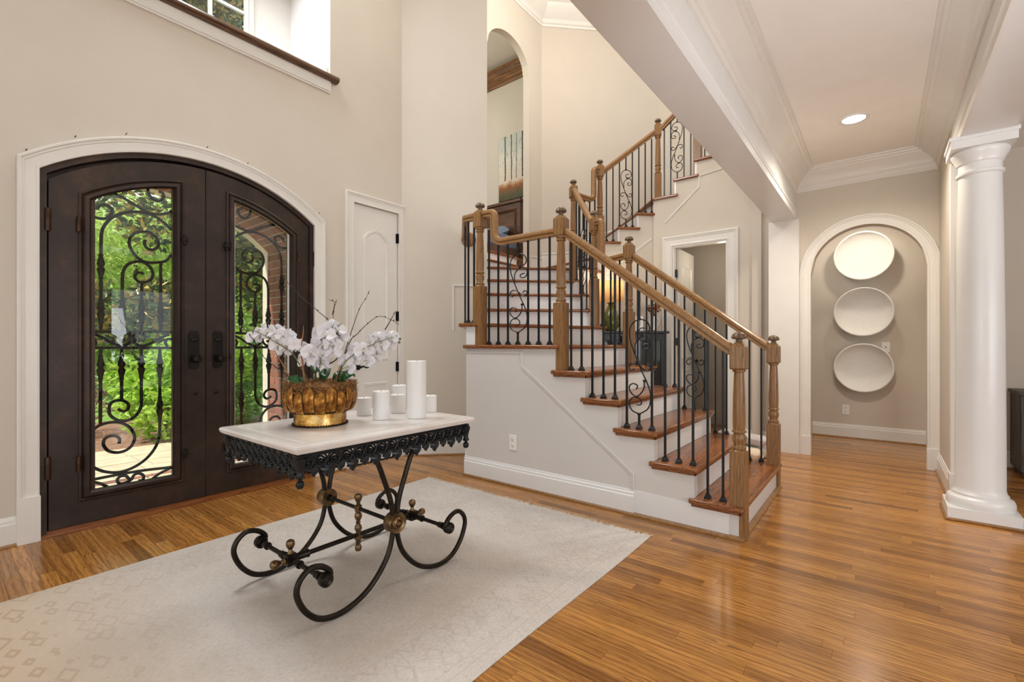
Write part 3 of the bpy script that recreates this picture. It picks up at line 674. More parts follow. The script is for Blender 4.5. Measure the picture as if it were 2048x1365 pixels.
for i in range(3):
    a, b = Vector(N4P) + L45 * (i / 3), Vector(N4P) + L45 * ((i + 1) / 3)
    side(tuple(a), tuple(b), (8 + i) * RISE - 0.034)
side(N5P, N6P, 11 * RISE - 0.034)
mb = MB()
for i, k in enumerate((13, 14, 15)):
    p, q = se(SS[i], -8.53), se(SS[i + 1], -8.53); n_ = (-0.06, 0.06)
    mb.hexa([(p[0], p[1], 0), (q[0], q[1], 0), (q[0] + n_[0], q[1] + n_[1], 0), (p[0] + n_[0], p[1] + n_[1], 0),
             (p[0], p[1], k * RISE - 0.034), (q[0], q[1], k * RISE - 0.034), (q[0] + n_[0], q[1] + n_[1], k * RISE - 0.034), (p[0] + n_[0], p[1] + n_[1], k * RISE - 0.034)])
sadd('side_panel', mb, M['wall'], smooth=False)
# applied mouldings on the front panel and baseboard
pl = [(-2.95, 1.132), (-2.315, 1.132), (-2.315, 1.005), (-1.347, 0.285), (-1.347, 0.172)]
mo = [(0, 0), (0, 0.008), (0.008, 0.012), (0.014, 0.005), (0.022, 0.009), (0.024, 0)]
sadd('panel_moulding', MB().sweep(pl, [(-o, d) for o, d in mo], lambda a, b, d: (a, YF - d, b)), M['wall_grey'], angle=25)
sadd('stair_baseboard', MB().sweep([(-1.347, YF), (C0[0], YF), (-3.44, 3.595)][::1], [(-o if False else o, z) for o, z in BB], lambda a, b, d: (a, b, d)), M['trim_white'], angle=25)
sadd('stair_baseboard', MB().prism([(-1.347, 0), (-0.735, 0), (-0.735, 0.15), (-1.347, 0.17)], lambda a, b, d: (a, YF - d, b), 0, 0.006), M['trim_white'], smooth=False)
sadd('shoe_moulding', MB().sweep([(xn(1) - 0.03, YB), (xn(1) - 0.03, YF), (C0[0], YF), (-3.44, 3.595)], SHOE, xy), M['oak_x'], angle=25)
# mouldings on the walls of the upper flights
for pth, fn in (([tuple(on_y(u_, v_, 6.1).xz) for u_, v_ in ((1330, 448), (1400, 374), (1400, 353), (1446, 338))], lambda a, b, d: (a, 6.1 - d, b)),):
    sadd('panel_moulding', MB().sweep(pth, mo, fn), M['trim'], angle=25)
sadd('panel_moulding', MB().sweep([(0.10, 2.12), (0.72, 2.60)], mo, lambda a, b, d: (N6P[0] + (a + d) / q2, N6P[1] + (a - d) / q2, b)), M['trim'], angle=25)
# skirting that follows the tower walls
def skirt(p, q, za, zb, h=0.17):
    dx, dy = q[0] - p[0], q[1] - p[1]; l = math.hypot(dx, dy); nx, ny = -dy / l, dx / l
    mp = lambda a, b, d: (p[0] + dx / l * a + nx * d, p[1] + dy / l * a + ny * d, b)
    sadd('stair_skirting', MB().prism([(0, za - 0.35), (l, zb - 0.35), (l, zb + h), (0, za + h)], mp, 0, 0.014).sweep([(0, za + h), (l, zb + h)], [(0, 0), (0, 0.022), (0.012, 0.024), (0.02, 0.012), (0.026, 0)], mp), M['trim'], angle=25)
skirt(W45, (-3.86, 6.51), 16 * RISE, 13 * RISE + 0.05); skirt((-3.86, 6.51), W34, 12.6 * RISE, 12.4 * RISE)
skirt((-1.0, 7.51), W45, 21.5 * RISE, 16.2 * RISE)
skirt(W34, (-4.25, 5.83), 12 * RISE, 12 * RISE)
# wainscot frame on the angled wall beside the lower newel
sadd('panel_moulding', MB().sweep([(0.555, 1.33), (0.555, 1.81), (0.76, 1.81)], mo, lambda a, b, d: (-4.0 + (a + d) / q2, 3.16 + (a - d) / q2, b)), M['trim'], angle=25)

# ================================================================== RAILINGS
bal_cache = {}
H_ = 0.0068
shoe_me = MB().lathe([(0.0125, 0.030), (0.0125, 0.024), (0.0165, 0.020), (0.0165, 0.014), (0.021, 0.010), (0.021, 0.0)][::-1], n=4, M=Matrix.Rotation(PI / 4, 4, 'Z')).mesh('baluster_shoe', smooth=False)
def baluster(root, x, y, z0, z1, rz=0.0):
    h = z1 - z0
    o = MB().box(-H_, H_, -H_, H_, 0.0005, h).build('baluster', M['iron'], root, smooth=False, loc=Vector((x, y, z0)) - Vector(root.location)); o.rotation_euler = (0, 0, rz)
    s = link('baluster_shoe', shoe_me, M['iron'], o); s.scale = (1.25, 1.25, 1.0)
    return o
SCROLL = [
 [(585,1135),(540,1112),(524,1070),(535,1030),(570,1015),(598,1040),(594,1068),(568,1070)],
 [(585,1135),(640,1090),(656,1010),(640,930),(600,830),(560,720),(530,620),(526,540),(550,490),(588,470),(630,485),(650,530),(635,568),(600,580),(582,556),(594,532),(622,532)],
 [(562,715),(560,645),(590,598),(630,587),(655,620),(646,668),(612,675),(605,650),(636,640)],
 [(592,795),(560,776),(532,785),(523,813),(540,830),(556,815)], [(592,795),(612,822),(640,831),(656,805),(640,785),(624,800)],
 [(617,895),(612,960),(570,1012),(532,985),(523,945),(545,922),(574,935),(568,962)]]
def scroll_panel(root, x, y, z0, z1, ax, half, lift=0.0, flip=1):
    mb = MB(); k = flip * half / 74.0
    for pl_ in SCROLL:
        pts = [Vector(((px - 585) * k, 0, 0.103 + lift + (1135 - py) * 0.001)) for px, py in pl_]
        mb.tube(smooth_path(pts, 4), 0.0048, 6)
    mb.box(-H_, H_, -H_, H_, 0.0005, 0.103 + lift); mb.box(-H_, H_, -H_, H_, 0.768 + lift, z1 - z0)
    for zc, xc in ((0.103, 0), (0.768, 0), (0.224, -15), (0.338, 34), (0.658, 15)):
        mb.box(xc * k - 0.009, xc * k + 0.009, -0.009, 0.009, zc + lift - 0.008, zc + lift + 0.008)
    o = mb.build('scroll_baluster', M['iron'], root, loc=Vector((x, y, z0)) - Vector(root.location)); o.rotation_euler = (0, 0, ax)
    s = link('baluster_shoe', shoe_me, M['iron'], o); s.scale = (1.25, 1.25, 1.0)
    return o
def newel(root, x, y, z0, h=1.285, rz=0.0, base=0.525):
    s = 0.0455; d = h - 1.285
    mb = MB().box(-s, s, -s, s, 0.001, base + d)
    zb = base + d
    mb.lathe([(0.045, 0), (0.042, 0.006), (0.036, 0.012), (0.041, 0.018), (0.041, 0.026), (0.033, 0.034), (0.031, 0.045), (0.037, 0.062), (0.040, 0.082), (0.034, 0.104), (0.031, 0.112), (0.041, 0.118), (0.041, 0.127),
              (0.034, 0.134), (0.036, 0.16), (0.037, 0.22), (0.034, 0.34), (0.030, 0.45), (0.028, 0.485), (0.037, 0.49), (0.037, 0.50), (0.031, 0.506), (0.038, 0.512), (0.040, 0.522), (0.040, 0.54)], (0, 0, zb), 20)
    zt = 1.06 + d; mb.hexa([(-s * .9, -s * .9, zt - 0.01), (s * .9, -s * .9, zt - 0.01), (s * .9, s * .9, zt - 0.01), (-s * .9, s * .9, zt - 0.01), (-s, -s, zt), (s, -s, zt), (s, s, zt), (-s, s, zt)])
    mb.box(-s, s, -s, s, zt, zt + 0.125); c = 0.022
    mb.hexa([(-s, -s, zt + 0.125), (s, -s, zt + 0.125), (s, s, zt + 0.125), (-s, s, zt + 0.125), (-c, -c, zt + 0.155), (c, -c, zt + 0.155), (c, c, zt + 0.155), (-c, c, zt + 0.155)])
    o = mb.build('newel_post', M['oak_z'], root, loc=Vector((x, y, z0)) - Vector(root.location), angle=30); o.rotation_euler = (0, 0, rz)
    MB().lathe([(0.024, -0.072), (0.020, -0.064), (0.018, -0.054), (0.020, -0.050), (0.038, -0.047), (0.044, -0.040), (0.0435, -0.032), (0.036, -0.018), (0.024, -0.009), (0.012, -0.005), (0.003, -0.004)], (0, 0, h), 20).build('newel_finial', M['oak_cap'], o)
    return o
RP = [(-0.033, -0.020), (-0.030, -0.022), (-0.016, -0.022), (-0.013, -0.0185), (-0.009, -0.0185), (-0.006, -0.026), (-0.002, -0.031), (0.012, -0.033), (0.020, -0.031), (0.023, -0.027), (0.030, -0.020), (0.0345, -0.009), (0.0355, 0)]
RP = RP + [(o, -d) for o, d in RP[-2::-1]]
def rail(root, p, q, path):      # path of (distance along p->q in plan, z)
    dx, dy = q[0] - p[0], q[1] - p[1]; l = math.hypot(dx, dy); L = Vector(root.location)
    mp = lambda a, b, d: (p[0] + dx / l * a - dy / l * d - L.x, p[1] + dy / l * a + dx / l * d - L.y, b - L.z)
    return MB().sweep(path, RP, mp).build('handrail', M['oak_x'], root, angle=24)
def goose(l, z0, z1, at, end):   # level rail that rises in an S to a higher level
    c = [(0, z0), (at - 0.09, z0)] + [(at - 0.09 + 0.09 * math.sin(t * PI / 2 / 6), z0 + 0.09 - 0.09 * math.cos(t * PI / 2 / 6)) for t in range(1, 7)]
    return c + [(at, z1 - 0.045)] + [(at + 0.045 - 0.045 * math.cos(t * PI / 2 / 4), z1 - 0.045 + 0.045 * math.sin(t * PI / 2 / 4)) for t in range(1, 5)] + [(end, z1)]
def run(root, p, q, n, base, top, scroll=(), skip=(), flip=1):   # n equal spaces between posts p and q
    dx, dy = (q[0] - p[0]) / n, (q[1] - p[1]) / n; ax = math.atan2(dy, dx); sp = math.hypot(dx, dy)
    for i in range(1, n):
        if i in skip: continue
        x, y = p[0] + dx * i, p[1] + dy * i; s = math.hypot(dx, dy) * i
        if i in scroll: scroll_panel(root, x, y, base(x, y, i), top(s), ax, sp * 0.95, 0.0, -flip if dx < 0 else flip)
        else: baluster(root, x, y, base(x, y, i), top(s), ax)
N1, N2, N3 = (-0.69, 3.12), (-1.98, 3.12), (-2.84, 3.12)
N1b, N2b = (-0.705, 4.38), (-1.98, 4.38)
fr = thing('stair_railing', 'oak handrail with black scrolled iron balusters along the near side of the staircase', 'railing', (-0.69, 3.12, 0))
bk = thing('stair_railing', 'oak and iron railing on the far inner side, following the turn of the stairs', 'railing', (-0.705, 4.38, 0))
def tread_z(x, y, i):
    k = int((-0.65 - x) // GO) + 1; return max(1, min(k, 6)) * RISE
slope = 0.756
def rl(x): return 1.152 + slope * (-0.74 - x)
for root, A, B in ((fr, N1, N2), (bk, N1b, N2b)):
    newel(root, A[0], A[1], 0.0, 1.263, base=0.547); newel(root, B[0], B[1], 5 * RISE)
    L_ = A[0] - B[0]
    rail(root, A, B, [(0.04, rl(A[0] - 0.04)), (L_ - 0.04, rl(B[0] + 0.04))])
    run(root, A, B, 14, tread_z, lambda s, A=A: rl(A[0] - s) - 0.035, scroll=(7,))
newel(fr, N3[0], N3[1], 6 * RISE)
rail(fr, N2, N3, goose(0.86, 2.075, 2.345, 0.69, 0.82))
run(fr, N2, N3, 8, lambda x, y, i: 6 * RISE, lambda s: 2.045 if s < 0.62 else (2.07 if s < 0.68 else 2.20), scroll=(4,))
E1 = (-3.02, 3.12); E2 = (-3.525, 3.625)
rail(fr, N3, E1, [(0.04, 2.345), (0.19, 2.345)]); rail(fr, E1, E2, [(-0.01, 2.345), (0.70, 2.335)])
MB().lathe([(0, 0), (0.078, 0), (0.08, 0.008), (0.07, 0.016), (0.055, 0.02), (0, 0.021)], (-3.50 - N1[0], 3.66 - N1[1], 2.315), 24, Matrix.Rotation(math.radians(-45), 4, 'Z') @ Matrix.Rotation(PI / 2, 4, 'Y')).build('rail_rosette', M['oak_z'], fr)
baluster(fr, -2.913, 3.12, 7 * RISE, 2.31); baluster(fr, -2.985, 3.12, 7 * RISE, 2.31)
for i in (1, 2, 3): baluster(fr, E1[0] + (E2[0] - E1[0]) * i / 4.5, E1[1] + (E2[1] - E1[1]) * i / 4.5, 7 * RISE, 2.31, -PI / 4)
# far side: turn and upper flights
newel(bk, *N4P, 7 * RISE, rz=PI / 4); newel(bk, *N5P, 10 * RISE, rz=PI / 4); newel(bk, *N6P, 12 * RISE, rz=PI / 4); newel(bk, *N7P, 15 * RISE, rz=PI / 8)
N8P = (-1.85, 6.16); newel(bk, *N8P, 17 * RISE)
d24 = math.dist(N2b, N4P)
rail(bk, N2b, N4P, goose(d24, 2.075, 2.52, d24 - 0.13, d24 - 0.04))
run(bk, N2b, N4P, 4, lambda x, y, i: (6 if i < 3 else 7) * RISE, lambda s: 2.045 if s < d24 - 0.2 else 2.12)
d45 = math.dist(N4P, N5P)
rail(bk, N4P, N5P, [(0.04, 2.52), (d45 - 0.04, 3.10)])
run(bk, N4P, N5P, 6, lambda x, y, i: (8 if i < 3 else 9 if i < 5 else 10) * RISE, lambda s: 2.485 + (s / d45) * 0.58, scroll=(3,))
d56 = math.dist(N5P, N6P)
rail(bk, N5P, N6P, goose(d56, 3.07, 3.49, d56 - 0.13, d56 - 0.04))
run(bk, N5P, N6P, 5, lambda x, y, i: 11 * RISE, lambda s: 3.035 if s < 0.36 else 3.1)
d67 = math.dist(N6P, N7P)
rail(bk, N6P, N7P, [(0.04, 3.48), (d67 - 0.04, 4.05)])
run(bk, N6P, N7P, 9, lambda x, y, i: (13 if i < 3 else 14 if i < 6 else 15) * RISE, lambda s: 3.445 + (s / d67) * 0.575, scroll=(4,))
rail(bk, N7P, N8P, [(0.04, 4.08), (0.48, 4.41)])
run(bk, N7P, N8P, 6, lambda x, y, i: (16 if i < 3 else 17) * RISE, lambda s: 4.04 + s * 0.75, scroll=(3,), flip=-1)
rail(bk, N8P, (-0.98, 6.16), [(0.04, 4.45), (0.86, 5.07)])
run(bk, N8P, (-0.98, 6.16), 10, lambda x, y, i: (16 + int((x + 2.37 + 1e-6) // TD)) * RISE, lambda s: 4.41 + s * 0.75, scroll=(5,))
# ================================================================== RUG
def rug_mat():
    m = Mat('woven_rug'); m.set(0.95, spec=0.1)
    tc = m.node('ShaderNodeTexCoord'); sx = m.node('ShaderNodeSeparateXYZ'); m.link(tc.outputs['Object'], sx.inputs[0])
    X, Y = sx.outputs[0], sx.outputs[1]
    ex = m.math('MINIMUM', m.math('SUBTRACT', X, -1.02), m.math('SUBTRACT', 1.02, X))
    ey = m.math('MINIMUM', m.math('SUBTRACT', Y, -1.5), m.math('SUBTRACT', 1.5, Y))
    e = m.math('MINIMUM', ex, ey)
    def band(lo, hi): return m.math('MULTIPLY', m.math('GREATER_THAN', e, lo), m.math('LESS_THAN', e, hi))
    big = m.noise(m.obj_vec((1, 1, 1)), 1.6, 5, 0.6)
    v = m.obj_vec((1, 1, 1)); fine = m.noise(m.obj_vec((26, 7, 1)), 6, 4, 0.7)
    weave = m.noise(m.obj_vec((1, 1, 1)), 160, 2)
    vor = m.node('ShaderNodeTexVoronoi'); vor.inputs['Scale'].default_value = 8; vor.distance = 'MANHATTAN'; vor.inputs['Randomness'].default_value = 0.65; m.link(m.obj_vec((1, 1.7, 1)), vor.inputs['Vector'])
    vor2 = m.node('ShaderNodeTexVoronoi', feature='DISTANCE_TO_EDGE'); vor2.inputs['Scale'].default_value = 13; m.link(m.obj_vec((1, 1, 1)), vor2.inputs['Vector'])
    # field: worn pale grey with abrash streaks, warmer and more drawn at the near end
    col = m.ramp(m.math('ADD', m.math('MULTIPLY', big, 0.45), m.math('MULTIPLY', fine, 0.55)), [(0.34, lin(188, 178, 168)), (0.5, lin(209, 202, 195)), (0.66, lin(224, 218, 212))])
    sp = m.noise(m.obj_vec((1, 1, 1)), 70, 3, 0.7)
    col = m.mix(m.math('MULTIPLY', m.math('GREATER_THAN', sp, 0.60), 0.16), col, lin(150, 140, 132))
    ends = m.math('MULTIPLY', m.math('LESS_THAN', ey, 0.5), 1.0)
    bord = m.math('MAXIMUM', band(0.10, 0.34), m.math('MULTIPLY', ends, m.math('GREATER_THAN', e, 0.04)))
    motif = m.math('MULTIPLY', m.math('LESS_THAN', vor.outputs['Distance'], 0.62), m.math('GREATER_THAN', vor.outputs['Distance'], 0.42))
    col = m.mix(m.math('MULTIPLY', m.math('MULTIPLY', bord, motif), 0.16), col, lin(168, 150, 142))
    lines = m.math('MAXIMUM', m.math('MAXIMUM', band(0.06, 0.066), band(0.34, 0.346)), band(0.10, 0.105))
    col = m.mix(m.math('MULTIPLY', lines, 0.14), col, lin(150, 128, 112))
    ln2 = m.math('MULTIPLY', m.math('LESS_THAN', vor2.outputs['Distance'], 0.03), bord)
    col = m.mix(m.math('MULTIPLY', ln2, 0.12), col, lin(140, 122, 112))
    warm = m.node('ShaderNodeMapRange'); warm.inputs[1].default_value = -0.5; warm.inputs[2].default_value = -1.1; m.link(Y, warm.inputs[0])
    col = m.mix(m.math('MULTIPLY', warm.outputs[0], 0.85), col, m.mix(motif, lin(206, 184, 158), lin(188, 160, 128)))
    col = m.mix(m.math('MULTIPLY', weave, 0.15), col, lin(160, 148, 136))
    m.base(col); m.bump(m.math('ADD', weave, fine), 0.35, 0.004)
    return m.m
M['rug'] = rug_mat()
M['fringe'] = plain('rug_fringe', lin(214, 198, 178), 0.95)
RX0, RX1, RY0, RY1 = -3.16, -1.115, -0.23, 2.77
rug = MB()
nx_, ny_ = 30, 44
for j in range(ny_ + 1):
    for i in range(nx_ + 1):
        a, b = i / nx_, j / ny_; ed = min(a, 1 - a, b, 1 - b)
        wob = 0.006 * math.sin(b * 9) if a in (0, 1) else 0
        rug.v.append((-1.02 + 2.04 * a + wob, -1.5 + 3.0 * b, 0.0105 if ed > 0 else 0.003))
rug.f = [(j * (nx_ + 1) + i, j * (nx_ + 1) + i + 1, (j + 1) * (nx_ + 1) + i + 1, (j + 1) * (nx_ + 1) + i) for j in range(ny_) for i in range(nx_)]
n0 = len(rug.v); ring = [i for i in range(nx_ + 1)] + [j * (nx_ + 1) + nx_ for j in range(1, ny_ + 1)] + [ny_ * (nx_ + 1) + i for i in range(nx_ - 1, -1, -1)] + [j * (nx_ + 1) for j in range(ny_ - 1, 0, -1)]
rug.v += [(rug.v[i][0], rug.v[i][1], 0.0008) for i in ring]; q = len(ring)
rug.f += [(ring[i], n0 + i, n0 + (i + 1) % q, ring[(i + 1) % q]) for i in range(q)]
rug_o = rug.build('area_rug', M['rug'], loc=((RX0 + RX1) / 2, (RY0 + RY1) / 2, 0), fix=False)
tag(rug_o, 'large faded beige woven rug with fringed end, lying under the scroll-legged table', 'rug')
RUGZ = 0.0105
mb = MB(); fr_ = random.Random(5)
for i in range(760):
    for e_, sgn in ((1.5, 1), (-1.5, -1)):
        x = -1.02 + 2.04 * fr_.random(); l = 0.02 + 0.035 * fr_.random() * (0.5 + 0.5 * math.sin(i * .07)) ; dx = fr_.uniform(-.012, .012); w = 0.0025
        mb.add([(x - w, e_, 0.003), (x + w, e_, 0.003), (x + w + dx, e_ + sgn * l, 0.0022), (x - w + dx, e_ + sgn * l, 0.0022), (x + dx / 2, e_ + sgn * l * .5, 0.009)], [(0, 1, 4), (1, 2, 4), (2, 3, 4), (3, 0, 4)])
o = mb.build('fringe', M['fringe'], rug_o, fix=False); o['kind'] = 'stuff'

# ================================================================== TABLE
TZ = 0.78
def marble_mat():
    m = Mat('pale_stone_top'); m.set(0.22); v = m.obj_vec()
    n = m.noise(v, 3, 6, 0.6, 0.8); m.base(m.ramp(n, [(0.3, lin(214, 206, 200)), (0.6, lin(232, 228, 224))])); return m.m
M['stone_top'] = marble_mat()
TX0, TX1, TY0, TY1 = -2.53, -1.775, 0.895, 1.905
TCX, TCY = (TX0 + TX1) / 2, (TY0 + TY1) / 2
tb = thing('console_table', 'black wrought iron scroll-leg table with pale stone top standing on the rug', 'table', (TCX, TCY, RUGZ))
TO = Vector(tb.location)
def tadd(name, mb, mat, parent=None, **kw):
    mb.v = [(p[0] - TO.x, p[1] - TO.y, p[2] - TO.z) for p in mb.v]; return mb.build(name, mat, parent or tb, **kw)
hx_, hy_ = (TX1 - TX0) / 2, (TY1 - TY0) / 2
mb = MB()
prof = [(0, -0.032), (0, -0.030), (0.006, -0.028), (0.012, -0.018), (0.013, -0.010), (0.009, -0.003), (0.0, 0.0)]
rect = [(TX0 + .013, TY0 + .013), (TX1 - .013, TY0 + .013), (TX1 - .013, TY1 - .013), (TX0 + .013, TY1 - .013)]
mb.sweep(rect, [(-o_, TZ + z_) for o_, z_ in prof] + [(0.045, TZ), (0.048, TZ - 0.004), (0.058, TZ - 0.004), (0.061, TZ), (0.30, TZ), (0.30, TZ - 0.032)], xy, closed=True)
mb.box(TX0 + 0.313, TX1 - 0.313, TY0 + 0.313, TY1 - 0.313, TZ - 0.032, TZ)
tadd('tabletop', mb, M['stone_top'], angle=30)
# cast frieze: rails, rosettes and leaves
ax0, ax1, ay0, ay1 = TX0 + 0.03, TX1 - 0.03, TY0 + 0.03, TY1 - 0.03
mb = MB().sweep([(ax0, ay0), (ax1, ay0), (ax1, ay1), (ax0, ay1)], [(0, TZ - 0.032), (0, TZ - 0.05), (0.006, TZ - 0.054), (0.014, TZ - 0.05), (0.014, TZ - 0.032)], xy, closed=True)
mb.sweep([(ax0, ay0), (ax1, ay0), (ax1, ay1), (ax0, ay1)], [(0.005, TZ - 0.09), (0.003, TZ - 0.096), (0.005, TZ - 0.102), (0.011, TZ - 0.102), (0.011, TZ - 0.09)], xy, closed=True)
apron = tadd('apron', mb, M['iron'], angle=30)
def ros_mesh():
    mb = MB(); ring = [(0.027 * math.cos(a * PI / 9), 0, 0.027 * math.sin(a * PI / 9)) for a in range(19)]
    mb.tube(ring, 0.0045, 6, cap=False)
    sp = [(0.022 * (1 - t / 20) * math.cos(t * 0.62), 0.0, 0.022 * (1 - t / 20) * math.sin(t * 0.62) - 0.003) for t in range(18)]
    mb.tube(sp, [0.0055 - 0.0001 * t for t in range(18)], 5)
    mb.lathe([(0, -0.006), (0.008, -0.005), (0.008, 0.004), (0.004, 0.009), (0, 0.01)], (0, 0, -0.003), 8, Matrix.Rotation(PI / 2, 4, 'X'))
    # solid lower half behind the spiral
    vs = [(0, 0.003, -0.004)] + [(0.026 * math.cos(a), 0.003, 0.026 * math.sin(a)) for a in [PI + 0.0 + i * PI / 10 - 0.35 + (0.7 * i / 10) for i in range(11)]]
    mb.add(vs, [(0, i, i + 1) for i in range(1, 11)])
    return mb.mesh('rosette', fix=False)
def leaf_mesh(w, h):
    out = [(0, 0), (0.5, 0.02), (0.62, -0.18), (1.0, -0.22), (0.78, -0.45), (0.9, -0.62), (0.5, -0.7), (0.32, -0.92), (0, -1.05)]
    pts = [(x * w, z * h) for x, z in out] + [(-x * w, z * h) for x, z in out[-2:0:-1]]
    vs = [(0, -0.012, -0.42 * h)] + [(x, 0.0 if i % 2 else -0.006, z) for i, (x, z) in enumerate(pts)] + [(0, 0.007, -0.42 * h)] + [(x, 0.006, z) for x, z in pts]
    n = len(pts); fs = [(0, 1 + i, 1 + (i + 1) % n) for i in range(n)] + [(n + 1, n + 2 + (i + 1) % n, n + 2 + i) for i in range(n)] + [(1 + i, n + 2 + i, n + 2 + (i + 1) % n, 1 + (i + 1) % n) for i in range(n)]
    mb = MB().add(vs, fs)
    mb.lathe([(0, -0.008), (0.007, -0.006), (0.008, 0), (0.005, 0.006), (0, 0.007)], (0, -0.006, 0.002), 8, Matrix.Rotation(PI / 2, 4, 'X'))
    return mb.mesh('frieze_leaf', fix=True)
rme = ros_mesh(); lm1 = leaf_mesh(0.030, 0.052); lm2 = leaf_mesh(0.024, 0.04)
def frieze(p, q, n, rz):
    for i in range(n):
        t = (i + 0.5) / n; x, y = p[0] + (q[0] - p[0]) * t, p[1] + (q[1] - p[1]) * t
        r = link('rosette', rme, M['iron'], apron, Vector((x, y, TZ - 0.072)) - TO); r.rotation_euler = (0, 0, rz)
        if i % 2: r.scale = (-1, 1, 1)
        t = (i + 1) / n
        if i < n - 1:
            x, y = p[0] + (q[0] - p[0]) * t, p[1] + (q[1] - p[1]) * t
            r = link('frieze_leaf', lm1 if i % 2 else lm2, M['iron'], apron, Vector((x, y, TZ - 0.094)) - TO); r.rotation_euler = (0, 0, rz)
frieze((ax0, ay0), (ax1, ay0), 11, 0); frieze((ax1, ay0), (ax1, ay1), 16, PI / 2); frieze((ax1, ay1), (ax0, ay1), 11, PI); frieze((ax0, ay1), (ax0, ay0), 16, -PI / 2)
dm = MB().lathe([(0, -0.135), (0.012, -0.13), (0.017, -0.118), (0.015, -0.106), (0.008, -0.1), (0.009, -0.094), (0.02, -0.088), (0.014, -0.08), (0.013, -0.06), (0.022, -0.03), (0.024, -0.016), (0.016, -0.008), (0.019, 0), (0, 0.001)], n=12).mesh('corner_drop')
for x in (ax0 + 0.004, ax1 - 0.004):
    for y in (ay0 + 0.004, ay1 - 0.004): link('corner_drop', dm, M['iron'], tb, Vector((x, y, TZ - 0.04)) - TO)
# legs: two scrolled bars on each long side meeting at a medallion
HYC, HZ = 1.405, 0.33
LEG = [(-0.175, 0.70), (-0.15, 0.672), (-0.10, 0.612), (-0.062, 0.52), (-0.026, 0.42), (-0.0135, 0.34), (-0.0135, 0.25), (-0.05, 0.145), (-0.145, 0.045), (-0.265, 0.0), (-0.37, 0.012), (-0.44, 0.07), (-0.478, 0.15), (-0.468, 0.205), (-0.425, 0.24), (-0.375, 0.232), (-0.338, 0.202), (-0.335, 0.178), (-0.35, 0.165)]
FX, BXX = TX1 - 0.055, TX0 + 0.095
for xx in (FX, BXX):
    for s in (1, -1):
        pts = [Vector((xx, HYC + s * a, max(b, 0) + RUGZ + 0.0135)) for a, b in LEG]
        tadd('leg', MB().tube(smooth_path(pts, 5), 0.0125, 10), M['rubbed_iron'])
RXm = Matrix.Rotation(PI / 2, 4, 'Y')
for xx, sg in ((FX, 1), (BXX, -1)):
    pr = [(0, -0.03), (0.045, -0.03), (0.049, -0.024), (0.049, 0.022), (0.046, 0.028), (0.041, 0.024), (0.030, 0.02), (0.026, 0.026), (0.017, 0.03), (0.014, 0.024), (0.010, 0.034), (0, 0.036)]
    tadd('medallion', MB().lathe(pr if sg > 0 else [(r, -z) for r, z in pr], (xx, HYC, HZ), 28, RXm), M['brass'])
bar = lambda p, q, r=0.011: MB().tube([p, q], r, 10)
tadd('axle', bar((BXX, HYC, HZ), (FX, HYC, HZ), 0.010).lathe([(0.011, -0.02), (0.018, -0.018), (0.014, 0), (0.018, 0.018), (0.011, 0.02)], (BXX + 0.05, HYC, HZ), 12, RXm), M['rubbed_iron'])
ROD = 0.355; RZ = 0.178 + RUGZ + 0.005
XM = (FX + BXX) / 2
for s in (1, -1):
    yy = HYC + s * ROD
    m_ = bar((BXX, yy, RZ), (FX, yy, RZ), 0.0105)
    for px in (BXX + 0.06, FX - 0.06, XM - 0.07, XM + 0.07): m_.lathe([(0.011, -0.018), (0.016, -0.016), (0.016, 0.012), (0.0185, 0.014), (0.0185, 0.02), (0.011, 0.021)], (px, yy, RZ), 12, RXm)
    m_.box(XM - 0.024, XM + 0.024, yy - 0.024, yy + 0.024, RZ - 0.024, RZ + 0.024)
    tadd('cross_rod', m_, M['rubbed_iron'], angle=30)
    for xx in (FX, BXX): tadd('scroll_button', MB().lathe([(0, -0.022), (0.026, -0.02), (0.03, -0.012), (0.03, 0.012), (0.026, 0.018), (0.02, 0.015), (0.014, 0.019), (0.008, 0.016), (0, 0.02)], (xx, yy, RZ), 18, RXm), M['rubbed_iron'])
    fin = [(0.013, 0), (0.015, 0.006), (0.010, 0.014), (0.008, 0.024), (0.013, 0.03), (0.019, 0.042), (0.020, 0.05), (0.017, 0.062), (0.009, 0.068), (0, 0.069)]
    tadd('finial', MB().lathe(fin, (XM, yy, RZ + 0.022), 14), M['brass']); tadd('finial', MB().lathe(fin, (XM, yy + s * 0.022, RZ), 14, Matrix.Rotation(-s * PI / 2, 4, 'X')), M['brass'])
m_ = bar((XM, HYC - ROD, RZ), (XM, HYC + ROD, RZ), 0.0115)
for s in (1, -1): m_.lathe([(0.012, -0.03), (0.017, -0.028), (0.017, 0.02), (0.02, 0.024), (0.02, 0.03), (0.012, 0.031)], (XM, HYC + s * (ROD - 0.055), RZ), 12, Matrix.Rotation(s * PI / 2, 4, 'X'))
tadd('stretcher', m_, M['rubbed_iron'])
zz_ = [(0, 0.105), (0.014, 0.112), (0.018, 0.126), (0.014, 0.14), (0.009, 0.146), (0.013, 0.152), (0.013, 0.165), (0.02, 0.172), (0.02, 0.188), (0.011, 0.196), (0.010, 0.206), (0.019, 0.225), (0.017, 0.238), (0.009, 0.252), (0.014, 0.258), (0.009, 0.264), (0.02, 0.288), (0.017, 0.304), (0.012, 0.312), (0.018, 0.318), (0.018, 0.345), (0.010, 0.352), (0.010, 0.362), (0.016, 0.372), (0.021, 0.388), (0.017, 0.402), (0, 0.409)]
tadd('spindle', MB().lathe(zz_, (XM, HYC, 0), 14), M['brass'])

